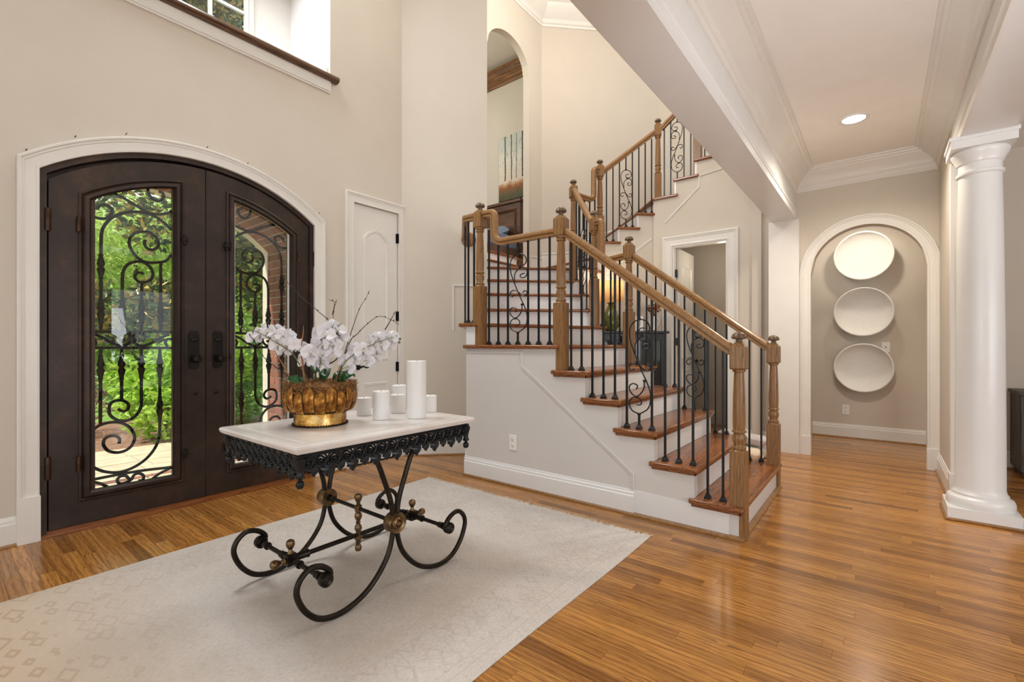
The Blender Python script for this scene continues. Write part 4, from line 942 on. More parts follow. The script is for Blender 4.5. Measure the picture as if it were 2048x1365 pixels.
# ================================================================== ON THE TABLE
wax = Mat('white_wax'); wax.set(0.4); wax.base(lin(240, 239, 237)); wax.b.inputs['Subsurface Weight'].default_value = 0.15; wax.b.inputs['Subsurface Radius'].default_value = (0.02, 0.015, 0.01)
M['wax'] = wax.m; M['wick'] = plain('wick', lin(60, 52, 46), 0.9)
cands = [(728, 831, .040, .100, 'short wide white candle nearest the gold planter'), (762.5, 839, .044, .152, 'medium white candle standing in front, between the short one and the tallest'),
         (795.5, 826, .042, .108, 'short white candle tucked just behind the tallest one'), (798, 819, .043, .150, 'white candle at the very back of the cluster, mostly hidden'),
         (833, 836, .052, .312, 'tallest white pillar candle of the cluster on the table'), (861, 824, .036, .098, 'small white candle peeking out beyond the tallest pillar')]
cpos = []
for u, v, r, h, lab in cands:
    p = on_z(u, v, TZ)
    for q_, r2 in cpos:
        dv = Vector((p.x - q_.x, p.y - q_.y)); 
        if dv.length < r + r2 + 0.004: 
            n_ = Vector((p.x, p.y)).normalized(); p = Vector((p.x + n_.x * (r + r2 + 0.006 - dv.length) , p.y + n_.y * (r + r2 + 0.006 - dv.length), p.z))
    cpos.append((p, r))
    c_ = MB().lathe([(r - 0.002, 0), (r, 0.002), (r, h - 0.003), (r - 0.003, h), (r * 0.55, h - 0.003), (r * 0.2, h - 0.005)], n=32).build('pillar_candle', M['wax'], loc=(p.x, p.y, TZ + 0.0005))
    tag(c_, lab, 'candle', 'white pillar candles on the table')
    MB().tube([(0, 0, h - 0.006), (0.001, 0, h + 0.004)], 0.0012, 5).build('wick', M['wick'], c_)
# gilded planter
def gold_mat():
    m = Mat('worn_gilding'); m.set(0.36, 0.75); v = m.obj_vec(); n = m.noise(v, 14, 6, 0.65, 0.6); n2 = m.noise(v, 60, 4)
    f = m.math('ADD', m.math('MULTIPLY', n, 0.75), m.math('MULTIPLY', n2, 0.25))
    m.base(m.ramp(f, [(0.34, lin(60, 34, 12)), (0.45, lin(150, 96, 36)), (0.56, lin(204, 158, 80)), (0.7, lin(228, 210, 164))])); m.bump(n, 0.25, 0.006); return m.m
M['gold'] = gold_mat(); M['gold_brown'] = plain('gilt_in_grooves', lin(110, 68, 26), 0.5, 0.5, var=0.3, vscale=20); M['gold_dark'] = plain('dark_gilt_rim', lin(64, 44, 22), 0.45, 0.6, var=0.2, vscale=40)
pc = on_z(641, 848, TZ); PCX, PCY = pc.x, pc.y
pln = thing('gold_planter', 'ribbed gold leaf planter filled with brown moss, at the door end of the table', 'planter', (PCX, PCY, TZ + 0.0005))
MB().lathe([(0.126, 0.004), (0.124, 0.01), (0.124, 0.062), (0.128, 0.066), (0.1, 0.066), (0.1, 0.01)], n=40).build('base_band', M['gold'], pln)
rope = []
for zr, rr_ in ((0.0045, 0.129), (0.068, 0.132)):
    mb = MB()
    for k in range(64):
        a = k * 2 * PI / 64; mb.lathe([(0, -0.006), (0.0042, -0.004), (0.0042, 0.004), (0, 0.006)], (rr_ * math.cos(a), rr_ * math.sin(a), zr), 5, Matrix.Rotation(a, 4, 'Z') @ Matrix.Rotation(0.8, 4, 'X'))
    mb.build('rope_edge', M['gold_dark'], pln)
def bowl_r(t, a):
    r = 0.132 + 0.034 * math.sin(PI * min(1, 0.12 + t * 0.80)) ** 0.8; lob = abs(math.cos(a * 8)) ** 0.5
    return r * (0.93 + 0.07 * lob)
mb = MB(); na, nt = 128, 12
for i in range(na):
    a = 2 * PI * i / na
    for j in range(nt + 1):
        t = j / nt; r = bowl_r(t, a); z = 0.07 + 0.125 * t
        mb.v.append((r * math.cos(a), r * math.sin(a), z))
mb.f = [(i * (nt + 1) + j, ((i + 1) % na) * (nt + 1) + j, ((i + 1) % na) * (nt + 1) + j + 1, i * (nt + 1) + j + 1) for i in range(na) for j in range(nt)]
mb.build('bowl', M['gold_brown'], pln)
# leaf-shaped lobes around the bowl
def lobe():
    mb = MB(); n = 12
    for j in range(n + 1):
        t = j / n; w = 0.0265 * (0.82 + 0.18 * t) * (1 if t < .62 else math.sqrt(max(0.004, 1 - ((t - .62) / .38) ** 2)))
        for i in range(-2, 3):
            s = i / 2; b = 0.013 * (1 - s * s) * math.sin(PI * (0.2 + 0.7 * t)) - (0.0025 if i == 0 else 0)
            r = bowl_r(t * 0.84, 0) + b + 0.002
            mb.v.append((r, w * s, 0.07 + 0.105 * t))
    mb.f = [(j * 5 + i, j * 5 + i + 1, (j + 1) * 5 + i + 1, (j + 1) * 5 + i) for j in range(n) for i in range(4)]
    return mb.mesh('leaf_lobe')
lme = lobe()
for k in range(20):
    o = link('leaf_lobe', lme, M['gold'], pln); o.rotation_euler = (0, 0, k * 2 * PI / 20 + 0.1); o.scale = (1, 1.0, 1 + 0.12 * (k % 2))
def moss_mat():
    m = Mat('brown_moss'); m.set(0.95); v = m.obj_vec(); m.base(m.ramp(m.noise(v, 40, 5), [(0.3, lin(82, 52, 26)), (0.6, lin(160, 116, 68)), (0.8, lin(196, 160, 110))])); return m.m
M['moss'] = moss_mat()
mr = random.Random(11); mb = MB()
mb.lathe([(0.132, 0.172), (0.138, 0.19), (0.12, 0.205), (0.07, 0.214), (0, 0.216)], n=24)
for k in range(4200):
    a = mr.random() * 2 * PI; r = 0.150 * math.sqrt(mr.random()); z = 0.21 + 0.012 * math.sin(5 * a + 9 * r) - (r / 0.150) ** 4 * 0.03
    if mr.random() < 0.4: r = 0.145 + mr.random() * 0.03; z = 0.165 + mr.random() * 0.05; a = mr.choice([0.4, 1.3, 2.6, 3.9, 5.3]) + mr.gauss(0, .35)
    p = Vector((r * math.cos(a), r * math.sin(a), z)); d = Vector((mr.uniform(-1, 1), mr.uniform(-1, 1), mr.uniform(-.3, 1))).normalized() * mr.uniform(0.012, 0.03)
    sd_ = d.orthogonal().normalized() * 0.0016
    mb.add([p - sd_, p + sd_, p + d + Vector((0, 0, -0.004))], [(0, 1, 2)])
o = mb.build('moss', M['moss'], pln, fix=False); o['kind'] = 'stuff'
# orchids
def petal_mat(name, c, trans):
    m = Mat(name); m.set(0.55); m.base(c); m.b.inputs['Subsurface Weight'].default_value = trans; m.b.inputs['Subsurface Radius'].default_value = (0.01, 0.01, 0.01); return m.m
M['petal'] = petal_mat('white_petal', lin(230, 228, 232), 0.1); M['orchid_lip'] = plain('orchid_lip', lin(232, 226, 208), 0.6)
M['stem_green'] = plain('green_stem', lin(104, 112, 74), 0.5); M['leaf_green'] = plain('orchid_leaf', lin(34, 84, 34), 0.3, var=0.2, vscale=12)
M['twig'] = plain('dark_twig', lin(58, 46, 42), 0.7, var=0.2, vscale=30); M['reed'] = plain('tan_reed', lin(164, 112, 76), 0.7, var=0.15, vscale=30)
def flower_mesh():
    mb = MB()
    for ang, w, l in ((90, .017, .034), (205, .016, .032), (335, .016, .032), (10, .026, .036), (170, .026, .036)):
        a = math.radians(ang); ca, sa = math.cos(a), math.sin(a); n = len(mb.v); vs = [(0, 0, 0.0)]
        prof = [(0.12, .3), (0.35, .82), (0.6, 1.0), (0.85, .72), (1.0, .0), (0.85, -.72), (0.6, -1.0), (0.35, -.82), (0.12, -.3)]
        for t, s in prof:
            x, y = l * t, w * s; z = -0.016 * t * t + 0.010 * abs(s) + (0.004 if w > .02 else 0)
            vs.append((x * ca - y * sa, x * sa + y * ca, z))
        vs.append((l * .55 * ca, l * .55 * sa, -0.004 + 0.004))
        mb.add(vs, [(0, 1, 10), (0, 10, 9)] + [(10, i, i + 1) for i in range(1, 9)])
    return mb.mesh('orchid_flower', fix=False, angle=60)
flw = flower_mesh()
lip = MB().lathe([(0, -0.002), (0.005, 0.0), (0.006, 0.008), (0.003, 0.014), (0, 0.015)], n=8, sy=0.7).mesh('flower_lip')
PD = (Vector((PCX, PCY)).dot(Vector(FW)))        # depth of the planter from the lens plane
def orchid(label, pts, blooms, leaves, seed):
    r_ = random.Random(seed)
    P3 = [at_depth(u, v, PD + d) for u, v, d in pts]; base = P3[0]
    t = thing('orchid', label, 'orchid', (base.x, base.y, TZ + 0.19), 'white orchids in the gold planter')
    B = Vector(t.location); pth = smooth_path([p - B - Vector((FW[0], FW[1], 0)) * (0.045 if i else 0) for i, p in enumerate(P3)], 6)
    MB().tube(pth, [0.0032 - 0.0016 * i / (len(pth) - 1) for i in range(len(pth))], 6).build('flower_stem', M['stem_green'], t)
    for bi, (u, v, d) in enumerate(blooms):
        if bi % 6 == 4: continue
        c_ = at_depth(u, v, PD + d) - B
        f_ = link('orchid_flower', flw, M['petal'], t, c_); s = r_.uniform(1.08, 1.32); f_.scale = (s, s, s)
        dirv = Vector((-FW[0] + r_.uniform(-.75, .75), -FW[1] + r_.uniform(-.75, .75), r_.uniform(-.35, .45)))
        f_.rotation_euler = dirv.to_track_quat('Z', 'Y').to_euler()
        l_ = link('flower_lip', lip, M['orchid_lip'], f_)
        near = min(pth, key=lambda p: (p - c_).length); MB().tube([near, (near + c_) / 2 + Vector((0, 0, .008)), c_ - dirv.normalized() * 0.006], 0.0014, 5).build('flower_stalk', M['stem_green'], t)
    for u, v, d in pts[-1:]:
        for k in range(4):
            q_ = at_depth(u + r_.uniform(-26, 12), v + r_.uniform(-8, 10), PD + d) - B
            MB().lathe([(0, -0.008), (0.005, -0.004), (0.006, 0.002), (0, 0.008)], tuple(q_), 8).build('flower_bud', M['stem_green'], t)
    for lp, w in leaves:
        q_ = smooth_path([at_depth(u, v, PD + d) - B for u, v, d in lp], 4); mb = MB(); n = len(q_)
        for i, p in enumerate(q_):
            tt = (q_[min(i + 1, n - 1)] - q_[max(i - 1, 0)]).normalized(); sv = tt.cross(Vector((-FW[0], -FW[1], 0.9))).normalized(); ww = w * math.sin(PI * (0.12 + 0.86 * i / (n - 1))) ** 0.7
            up = Vector((0, 0, 0.012))
            mb.v += [tuple(p - sv * ww + up), tuple(p), tuple(p + sv * ww + up)]
        mb.f = [(i * 3 + j, i * 3 + j + 1, (i + 1) * 3 + j + 1, (i + 1) * 3 + j) for i in range(n - 1) for j in range(2)]
        o = mb.build('orchid_leaf', M['leaf_green'], t, fix=False); s_ = o.modifiers.new('thick', 'SOLIDIFY'); s_.thickness = 0.0025
    return t
orchid('white orchid spray arching out of the planter toward the glass door', [(622, 768, 0), (610, 735, 0), (592, 706, -.02), (560, 685, -.03), (530, 668, -.03), (505, 658, -.03)],
       [(508, 676, -.03), (522, 668, -.05), (527, 660, -.02), (540, 664, -.05), (545, 680, -.03), (556, 664, -.01), (565, 670, -.05), (578, 673, -.02), (588, 690, -.05), (601, 694, -.02), (594, 715, -.05), (567, 700, -.02), (612, 722, -.04), (620, 705, -.06), (575, 690, -.06), (556, 690, -.05)],
       [([(625, 775, 0), (612, 765, -.05), (598, 764, -.09), (576, 760, -.1)], .032), ([(628, 775, 0), (632, 748, -.06), (622, 738, -.10)], .034)], 1)
orchid('upright white orchid spray in the middle of the gold planter', [(641, 770, .03), (646, 735, .03), (655, 700, .03), (664, 672, .03), (674, 650, .03)],
       [(640, 668, .04), (652, 662, .0), (664, 655, .02), (676, 662, .0), (684, 655, .04), (636, 690, .0), (648, 690, -.02), (662, 682, -.02), (676, 690, -.01), (640, 712, -.02), (630, 722, -.03), (645, 728, .0), (666, 705, -.02), (654, 672, -.03), (682, 675, .02), (625, 708, .0)],
       [([(640, 775, .0), (648, 755, .0), (652, 745, .04), (660, 740, .08)], .026), ([(642, 776, -.02), (634, 768, -.06), (628, 775, -.10), (618, 786, -.13)], .022)], 2)
orchid('white orchid spray reaching from the planter toward the candles', [(680, 765, .02), (690, 735, .02), (710, 712, .03), (745, 692, .05), (775, 680, .06), (792, 676, .07)],
       [(690, 722, .0), (698, 738, .02), (705, 722, .03), (712, 702, .02), (722, 690, .04), (730, 712, .02), (737, 724, .04), (740, 684, .05), (752, 700, .04), (758, 676, .06), (768, 668, .06), (765, 690, .05), (776, 690, .08), (783, 676, .07), (748, 714, .05), (726, 702, .0), (694, 706, .04)],
       [([(676, 768, .02), (690, 756, .0), (700, 750, .02), (710, 754, .05)], .028), ([(668, 770, .02), (676, 752, .04), (690, 748, .08)], .02)], 3)
def branch(label, chains, mat, r0, name='branch'):
    P0 = at_depth(*chains[0][0][:2], PD + chains[0][0][2]); B = Vector((P0.x, P0.y, P0.z))
    mb = MB()
    for ch in chains:
        q_ = smooth_path([at_depth(u, v, PD + d) - B for u, v, d in ch], 4); n = len(q_)
        mb.tube(q_, [max(r0 * (1 - 0.75 * i / (n - 1)), 0.0012) for i in range(n)], 6)
        if mat == 'twig':
            for i in range(3, n - 1, 3): mb.lathe([(0, -0.004), (0.003, -0.002), (0.0032, 0.002), (0, 0.006)], tuple(q_[i] + Vector((0.002, 0, 0.002))), 5)
    o = mb.build(name, M[mat], loc=B); tag(o, label, 'branch', 'dry branches in the gold planter')
branch('long dark twig sweeping up toward the top of the glass door', [[(646, 768, .02), (652, 735, .02), (672, 720, .02), (683, 700, .02), (678, 678, .02), (660, 645, .02), (635, 622, .01), (600, 592, .0), (566, 555, -.02)]], 'twig', .004)
branch('dark twig running low across the glass door behind the orchid', [[(590, 768, -.02), (570, 748, -.03), (545, 730, -.04), (525, 712, -.04), (512, 688, -.04), (484, 652, -.05)]], 'twig', .003)
branch('short crooked dark twig rising straight up behind the middle orchid', [[(650, 765, .04), (654, 715, .05), (664, 660, .06), (667, 625, .06), (673, 599, .06)], [(665, 630, .06), (669, 606, .06), (658, 600, .06)]], 'twig', .003)
branch('slender upright dark twig in front of the white closet door', [[(674, 765, .03), (690, 705, .04), (700, 672, .05), (718, 620, .05), (733, 595, .06), (739, 581, .06)]], 'twig', .0032)
branch('dark twig bending over toward the candles with a clawed tip', [[(676, 766, .03), (698, 688, .04), (715, 668, .05), (735, 648, .05), (758, 633, .06), (782, 640, .06), (798, 650, .07)], [(770, 660, .06), (784, 636, .06), (791, 622, .06)]], 'twig', .003)
branch('thick tan reed standing upright at the front of the planter', [[(611, 778, -.06), (606, 735, -.05), (602, 700, -.05), (606, 670, -.05), (607, 652, -.05)]], 'reed', .0055, 'reed')
branch('thin tan reed leaning toward the glass door', [[(580, 757, -.05), (565, 728, -.05), (548, 700, -.05), (542, 677, -.05)]], 'reed', .004, 'reed')
branch('thin tan reed between the middle and right-leaning orchids', [[(671, 764, .02), (678, 738, .02), (683, 700, .03), (691, 665, .04)]], 'reed', .0035, 'reed')

# ================================================================== HALL THINGS
def plaster_mat():
    m = Mat('white_plaster_dish'); m.set(0.7); v = m.obj_vec((1, 1, 3)); n = m.noise(v, 30, 5, 0.6, 1.5); m.base(m.ramp(n, [(0.3, lin(228, 224, 216)), (0.7, lin(240, 238, 232))])); m.bump(n, 0.35, 0.006); return m.m
M['dish'] = plaster_mat()
RXn = Matrix.Rotation(PI / 2, 4, 'X')
dish_me = MB().lathe([(0, -0.012), (0.20, -0.012), (0.280, 0.06), (0.300, 0.115), (0.300, 0.123), (0.292, 0.128), (0.282, 0.124), (0.268, 0.095), (0.2, 0.042), (0.1, 0.016), (0, 0.01)], n=64, M=RXn, cap=False).mesh('wall_dish')
for z, lab in ((2.275, 'topmost round white dish on the wall inside the arch'), (1.585, 'middle round white dish on the wall inside the arch'), (0.896, 'lowest round white dish on the wall inside the arch, beside the switch plate')):
    tag(link('wall_dish', dish_me, M['dish'], None, (-0.183, 7.275, z)), lab, 'wall decor', 'white dishes inside the arch')
M['plate_white'] = plain('outlet_plastic', lin(240, 236, 228), 0.35, var=0.01); M['slot'] = plain('outlet_slot', lin(40, 38, 36), 0.6)
def outlet(name, label, cat, c, kind):
    t = thing(name, label, cat, c)
    MB().box(-0.039, 0.039, -0.006, 0.001, -0.064, 0.064).build('cover_plate', M['plate_white'], t, bevel=0.003)
    if kind == 'outlet':
        for z in (0.026, -0.026):
            s = MB().lathe([(0, 0.0), (0.017, 0.0), (0.018, 0.002), (0.016, 0.003), (0, 0.003)], (0, -0.006, z), 18, RXn).build('socket', M['plate_white'], t)
            MB().box(-0.008, -0.005, -0.0095, -0.008, z - 0.002, z + 0.009).box(0.005, 0.008, -0.0095, -0.008, z - 0.002, z + 0.009).lathe([(0, 0.002), (0.003, 0.002), (0.003, 0.0035), (0, 0.0035)], (0, -0.006, z - 0.009), 8, RXn).build('socket_slots', M['slot'], s)
    else:
        MB().lathe([(0, 0), (0.007, 0), (0.006, 0.006), (0, 0.007)], (0, -0.006, 0), 10, RXn).build('jack', M['slot'], t)
    return t
outlet('wall_outlet', 'white duplex outlet low on the panel under the stair landing', 'outlet', (-2.42, YF - 0.0012, 0.362), 'outlet')
outlet('wall_outlet', 'white duplex outlet below the lowest dish inside the arch', 'outlet', (-0.363, 7.288, 0.355), 'outlet')
outlet('jack_plate', 'white cable jack plate beside the lowest dish inside the arch', 'wall plate', (0.035, 7.288, 1.15), 'jack')
# recessed light
rl_ = thing('recessed_light', 'round recessed downlight glowing in the hall ceiling', 'ceiling light', (-0.183, 4.76, HC))
MB().lathe([(0.078, 0.0), (0.108, 0.0), (0.106, -0.007), (0.082, -0.005)], n=40, cap=False).build('trim_ring', M['trim_white'], rl_)
M['lamp_lens'] = emit('lit_lens', (1, 0.95, 0.86, 1), 14.0)
MB().lathe([(0, -0.003), (0.079, -0.003), (0.079, 0.0), (0, 0.0)], n=40, cap=False).build('lens', M['lamp_lens'], rl_)
l_ = lamp('recessed_light_beam', 'SPOT', (-0.183, 4.76, HC - 0.03), 175, (1, 0.89, 0.74), 0.07, aim=(-0.183, 4.76, 0)); l_.data.spot_size = math.radians(150); l_.data.spot_blend = 0.8; l_.parent = rl_; l_.location = (0, 0, -0.02)
l_ = lamp('dish_downlight', 'SPOT', (-0.14, 6.76, 2.78), 34, (1, 0.90, 0.76), 0.05, aim=(-0.14, 7.0, 0)); l_.data.spot_size = math.radians(158); l_.data.spot_blend = 0.7

lamp('passage_fill', 'POINT', (-0.82, 6.55, 2.55), 9, (1, 0.92, 0.82), 0.08)  # added hidden fill for the passage behind the arch
# ================================================================== UNDER THE STAIRS
M['black_wood'] = plain('black_lacquer', lin(26, 26, 28), 0.3, var=0.1); M['black_glass'] = plain('dark_glass', lin(40, 42, 44), 0.06, var=0.02)
M['jug'] = plain('white_glaze', lin(232, 228, 222), 0.2)
CZ = 1.352
cq = sd(2.85, 5.80); cab = thing('black_cabinet', 'tall black cabinet with glass-paned doors behind the stair railing', 'cabinet', (cq[0], cq[1], 0), rz=PI / 4)
MB().box(-0.60, 0.60, -0.16, 0.2, 0.06, CZ - 0.03).box(-0.58, 0.58, -0.14, 0.18, 0.001, 0.06).build('body', M['black_wood'], cab, bevel=0.004)
MB().box(-0.63, 0.63, -0.19, 0.205, CZ - 0.03, CZ).build('top', M['black_wood'], cab, bevel=0.006)
for x0, x1 in ((-0.58, -0.01), (0.01, 0.58)):
    mb = MB(); w = 0.06
    for z0, z1 in ((0.1, 0.34), (0.36, CZ - 0.06)):
        mb.box(x0, x1, -0.182, -0.162, z0, z0 + w).box(x0, x1, -0.182, -0.162, z1 - w, z1).box(x0, x0 + w, -0.182, -0.162, z0 + w, z1 - w).box(x1 - w, x1, -0.182, -0.162, z0 + w, z1 - w)
    dr = mb.build('cabinet_door', M['black_wood'], cab, bevel=0.003)
    MB().box(x0 + w, x1 - w, -0.172, -0.166, 0.36 + w, CZ - 0.06 - w).build('glass_pane', M['black_glass'], dr, smooth=False)
    MB().box(x0 + w, x1 - w, -0.172, -0.164, 0.1 + w, 0.34 - w).build('door_panel', M['black_wood'], dr, smooth=False)
    MB().lathe([(0.006, 0), (0.006, 0.015), (0.012, 0.02), (0.012, 0.028), (0, 0.03)], ((x1 - 0.03) if x0 < -0.1 else (x0 + 0.03), -0.182, 0.85), 12, RXn).build('cabinet_knob', M['dark_hardware'], dr)
def on_cab(u, dx=0.0):     # a point on the cabinet top seen at column u
    a = (u - 1024) / FPX; D = 5.76 + dx
    k = (FW[0] + RT[0] * a, FW[1] + RT[1] * a); t = D * q2 / (k[1] - k[0]); return Vector((k[0] * t, k[1] * t, CZ + 0.0005))
def ceramic():
    m = Mat('green_glaze'); m.set(0.12); v = m.obj_vec(); sx = m.node('ShaderNodeSeparateXYZ'); m.link(v, sx.inputs[0]); n = m.noise(v, 22, 5)
    m.base(m.ramp(n, [(0.3, lin(76, 84, 30)), (0.55, lin(112, 116, 48)), (0.75, lin(150, 140, 72))])); return m.m
M['green_glaze'] = ceramic()
lp = on_cab(1222, -0.02)
lt = thing('table_lamp', 'green glazed table lamp with burlap drum shade, lit on the black cabinet', 'lamp', lp)
MB().lathe([(0.05, 0), (0.072, 0.01), (0.098, 0.06), (0.106, 0.11), (0.098, 0.18), (0.07, 0.26), (0.045, 0.31), (0.034, 0.335), (0.034, 0.345), (0.054, 0.358), (0.05, 0.366), (0, 0.368)], n=28).build('lamp_base', M['green_glaze'], lt)
def shade_mat():
    m = Mat('burlap_shade'); m.n.remove(m.b); v = m.obj_vec((1, 1, 1)); n = m.noise(m.obj_vec((90, 90, 8)), 2, 3); col = m.ramp(n, [(0.3, lin(184, 142, 92)), (0.7, lin(214, 176, 124))])
    d = m.node('ShaderNodeBsdfDiffuse'); t = m.node('ShaderNodeBsdfTranslucent'); m.link(col, d.inputs[0]); m.link(col, t.inputs[0]); mx = m.node('ShaderNodeMixShader'); mx.inputs[0].default_value = 0.55
    m.link(d.outputs[0], mx.inputs[1]); m.link(t.outputs[0], mx.inputs[2]); m.link(mx.outputs[0], m.out.inputs[0]); return m.m
M['shade'] = shade_mat()
MB().lathe([(0.160, 0.385), (0.162, 0.386), (0.156, 0.625), (0.154, 0.624)], n=36, cap=False).build('lamp_shade', M['shade'], lt, fix=False)
MB().tube([(0, 0, 0.36), (0, 0, 0.66)], 0.004, 6).lathe([(0, 0.655), (0.012, 0.658), (0.016, 0.668), (0.006, 0.684), (0, 0.686)], n=10).build('lamp_finial', M['brass'], lt)
M['bulb'] = emit('lit_bulb', (1, 0.88, 0.68, 1), 10.0)
MB().lathe([(0, 0.43), (0.014, 0.435), (0.014, 0.46), (0.03, 0.50), (0.032, 0.52), (0.022, 0.545), (0, 0.555)], (0.01, -0.01, 0.02), 16).build('light_bulb', M['bulb'], lt)
l_ = lamp('lamp_glow', 'POINT', (0, 0, 0), 6, (1, 0.84, 0.62), 0.05); l_.parent = lt; l_.location = (0, 0, 0.6)
jp = on_cab(1306, 0.0)
jug = thing('flower_jug', 'white jug of dried rust orange flowers at the end of the black cabinet', 'vase', jp)
MB().lathe([(0.04, 0), (0.055, 0.012), (0.062, 0.07), (0.05, 0.14), (0.046, 0.17), (0.056, 0.195), (0.05, 0.192), (0.04, 0.165), (0, 0.15)], n=24).tube(smooth_path([(0.045, -0.02, 0.17), (0.085, -0.03, 0.16), (0.09, -0.03, 0.1), (0.058, -0.02, 0.06)], 4), 0.007, 8).build('jug_body', M['jug'], jug)
M['rust_flower'] = plain('rust_petals', lin(176, 92, 30), 0.8, var=0.25, vscale=60); M['dry_stem'] = plain('dry_stems', lin(94, 62, 34), 0.9)
fr2 = random.Random(4); bl = MB()
for k in range(6):
    a = 2 * PI * k / 5; bl.add([(0, 0, 0), (0.02 * math.cos(a - .5), 0.02 * math.sin(a - .5), 0.012), (0.028 * math.cos(a), 0.028 * math.sin(a), 0.006), (0.02 * math.cos(a + .5), 0.02 * math.sin(a + .5), 0.012)], [(0, 1, 2, 3)])
blm = bl.lathe([(0, 0), (0.008, 0.004), (0.006, 0.012), (0, 0.014)], n=8).mesh('dried_flower', fix=False)
for k in range(26):
    a = fr2.random() * 2 * PI; r = 0.10 * math.sqrt(fr2.random()); z = 0.24 + 0.07 * fr2.random() + (0.1 - r) * 0.4
    tip = Vector((r * math.cos(a), r * math.sin(a), z))
    MB().tube([(0.01 * math.cos(a), 0.01 * math.sin(a), 0.17), tip], 0.0016, 4).build('flower_stem', M['dry_stem'], jug)
    f_ = link('dried_flower', blm, M['rust_flower'], jug, tip); f_.rotation_euler = (Vector((r * math.cos(a) * 4, r * math.sin(a) * 4, 0.4))).to_track_quat('Z', 'Y').to_euler(); s = fr2.uniform(0.8, 1.4); f_.scale = (s, s, s)
bp = on_cab(1277, -0.06)
pbx = thing('photo_block', 'small white block with a grey leaf picture beside the jug on the black cabinet', 'ornament', bp, rz=PI / 4 - 0.15)
MB().box(-0.055, 0.055, -0.015, 0.015, 0, 0.19).build('block', M['jug'], pbx, bevel=0.003)
M['grey_print'] = plain('grey_print', lin(150, 142, 138), 0.7)
MB().prism([(-0.012, 0.03), (0.012, 0.045), (0.022, 0.10), (0.01, 0.15), (-0.014, 0.16), (-0.026, 0.11)], lambda a, b, d: (a, -0.0152 - d, b), 0, 0.0006).build('leaf_print', M['grey_print'], pbx, smooth=False)
# rolled blankets on the floor behind the bottom steps
M['blanket_grey'] = plain('grey_blanket', lin(196, 188, 186), 0.95, bump=0.4, bscale=120); M['blanket_cream'] = plain('cream_blanket', lin(224, 206, 182), 0.95, bump=0.4, bscale=120)
M['fleece'] = plain('white_fleece', lin(236, 230, 222), 0.95, bump=0.8, bscale=60)
def roll(label, c, r, L, rz, mat, tilt=0.0, fold=0.0):
    sec = []
    for k in range(20):
        a = 2 * PI * k / 20; rr_ = r * (1 + 0.05 * math.sin(3 * a + 1) + 0.03 * math.sin(7 * a)); sec.append((rr_ * math.cos(a) * 1.25, rr_ * math.sin(a) * 0.8))
    mb = MB(); n = 10
    for i in range(n + 1):
        t = i / n; s = (1 - 0.55 * (abs(2 * t - 1)) ** 10); 
        mb.v += [(L * (t - .5), x * s, z * s + 0.006 * math.sin(6 * t + x * 9)) for x, z in sec]
    m_ = 20; mb.f = [(i * m_ + k, i * m_ + (k + 1) % m_, (i + 1) * m_ + (k + 1) % m_, (i + 1) * m_ + k) for i in range(n) for k in range(m_)] + [tuple(range(m_))[::-1], tuple(n * m_ + k for k in range(m_))]
    t = mb.build('rolled_blanket', M[mat], loc=c); t.rotation_euler = (0, tilt, rz); tag(t, label, 'blanket', 'rolled blankets behind the bottom steps')
    sp = [Vector((L / 2 + 0.002, r * 0.9 * (1 - q_ / 26) * math.cos(q_ * .6) * 1.0, r * .66 * (1 - q_ / 26) * math.sin(q_ * .6))) for q_ in range(24)]
    MB().tube(sp, 0.006, 5).build('rolled_edge', M[mat], t)
bxy = on_z(1500, 905, 0)
roll('grey blanket lying on top of the rolled blanket pile behind the steps', (-1.16, 5.42, 0.196), 0.075, 0.50, -0.15, 'blanket_grey', 0.04)
roll('cream rolled blanket at the bottom of the pile, near the steps', (-1.20, 5.28, 0.068), 0.085, 0.50, -0.12, 'blanket_cream')
roll('white fleece roll at the back of the blanket pile behind the steps', (-1.16, 5.52, 0.063), 0.078, 0.56, -0.2, 'fleece')

# ================================================================== UPSTAIRS ROOM AND DINING SIDE
def canvas_mat():
    m = Mat('birch_painting'); m.set(0.6); tc = m.node('ShaderNodeTexCoord'); sx = m.node('ShaderNodeSeparateXYZ'); m.link(tc.outputs['Object'], sx.inputs[0]); X, Z = sx.outputs[0], sx.outputs[2]
    n = m.noise(m.obj_vec((1, 1, 1)), 6, 5, 0.7); n2 = m.noise(m.obj_vec((16, 1, 1.6)), 4, 4, 0.7)
    h = m.math('ADD', Z, m.math('MULTIPLY', n, 0.22))
    col = m.ramp(m.math('ADD', h, 0.5), [(0.0, lin(58, 62, 40)), (0.16, lin(96, 84, 48)), (0.26, lin(150, 84, 40)), (0.32, lin(190, 140, 96)), (0.38, lin(220, 206, 186)), (0.75, lin(222, 216, 202)), (1.0, lin(196, 200, 190))])
    col = m.mix(m.math('MULTIPLY', m.math('GREATER_THAN', n2, 0.6), m.math('GREATER_THAN', h, -0.08)), col, lin(150, 134, 112))
    for x0, w in ((-0.30, 0.012), (-0.16, 0.010), (0.08, 0.014), (0.22, 0.012), (0.34, 0.01), (-0.05, 0.006)):
        d = m.math('ABSOLUTE', m.math('SUBTRACT', m.math('ADD', X, m.math('MULTIPLY', m.math('SUBTRACT', n, 0.5), 0.04)), x0))
        col = m.mix(m.math('MULTIPLY', m.math('LESS_THAN', d, w), m.math('GREATER_THAN', Z, -0.22)), col, lin(66, 52, 42))
    m.base(col); return m.m
M['painting'] = canvas_mat(); M['canvas_edge'] = plain('canvas_edge', lin(50, 48, 34), 0.8)
pa, pb_ = on_y(997, 336, 6.36), on_y(1046, 320, 6.36)
pz0, pz1 = on_y(997, 405, 6.36).z, on_y(997, 278, 6.36).z
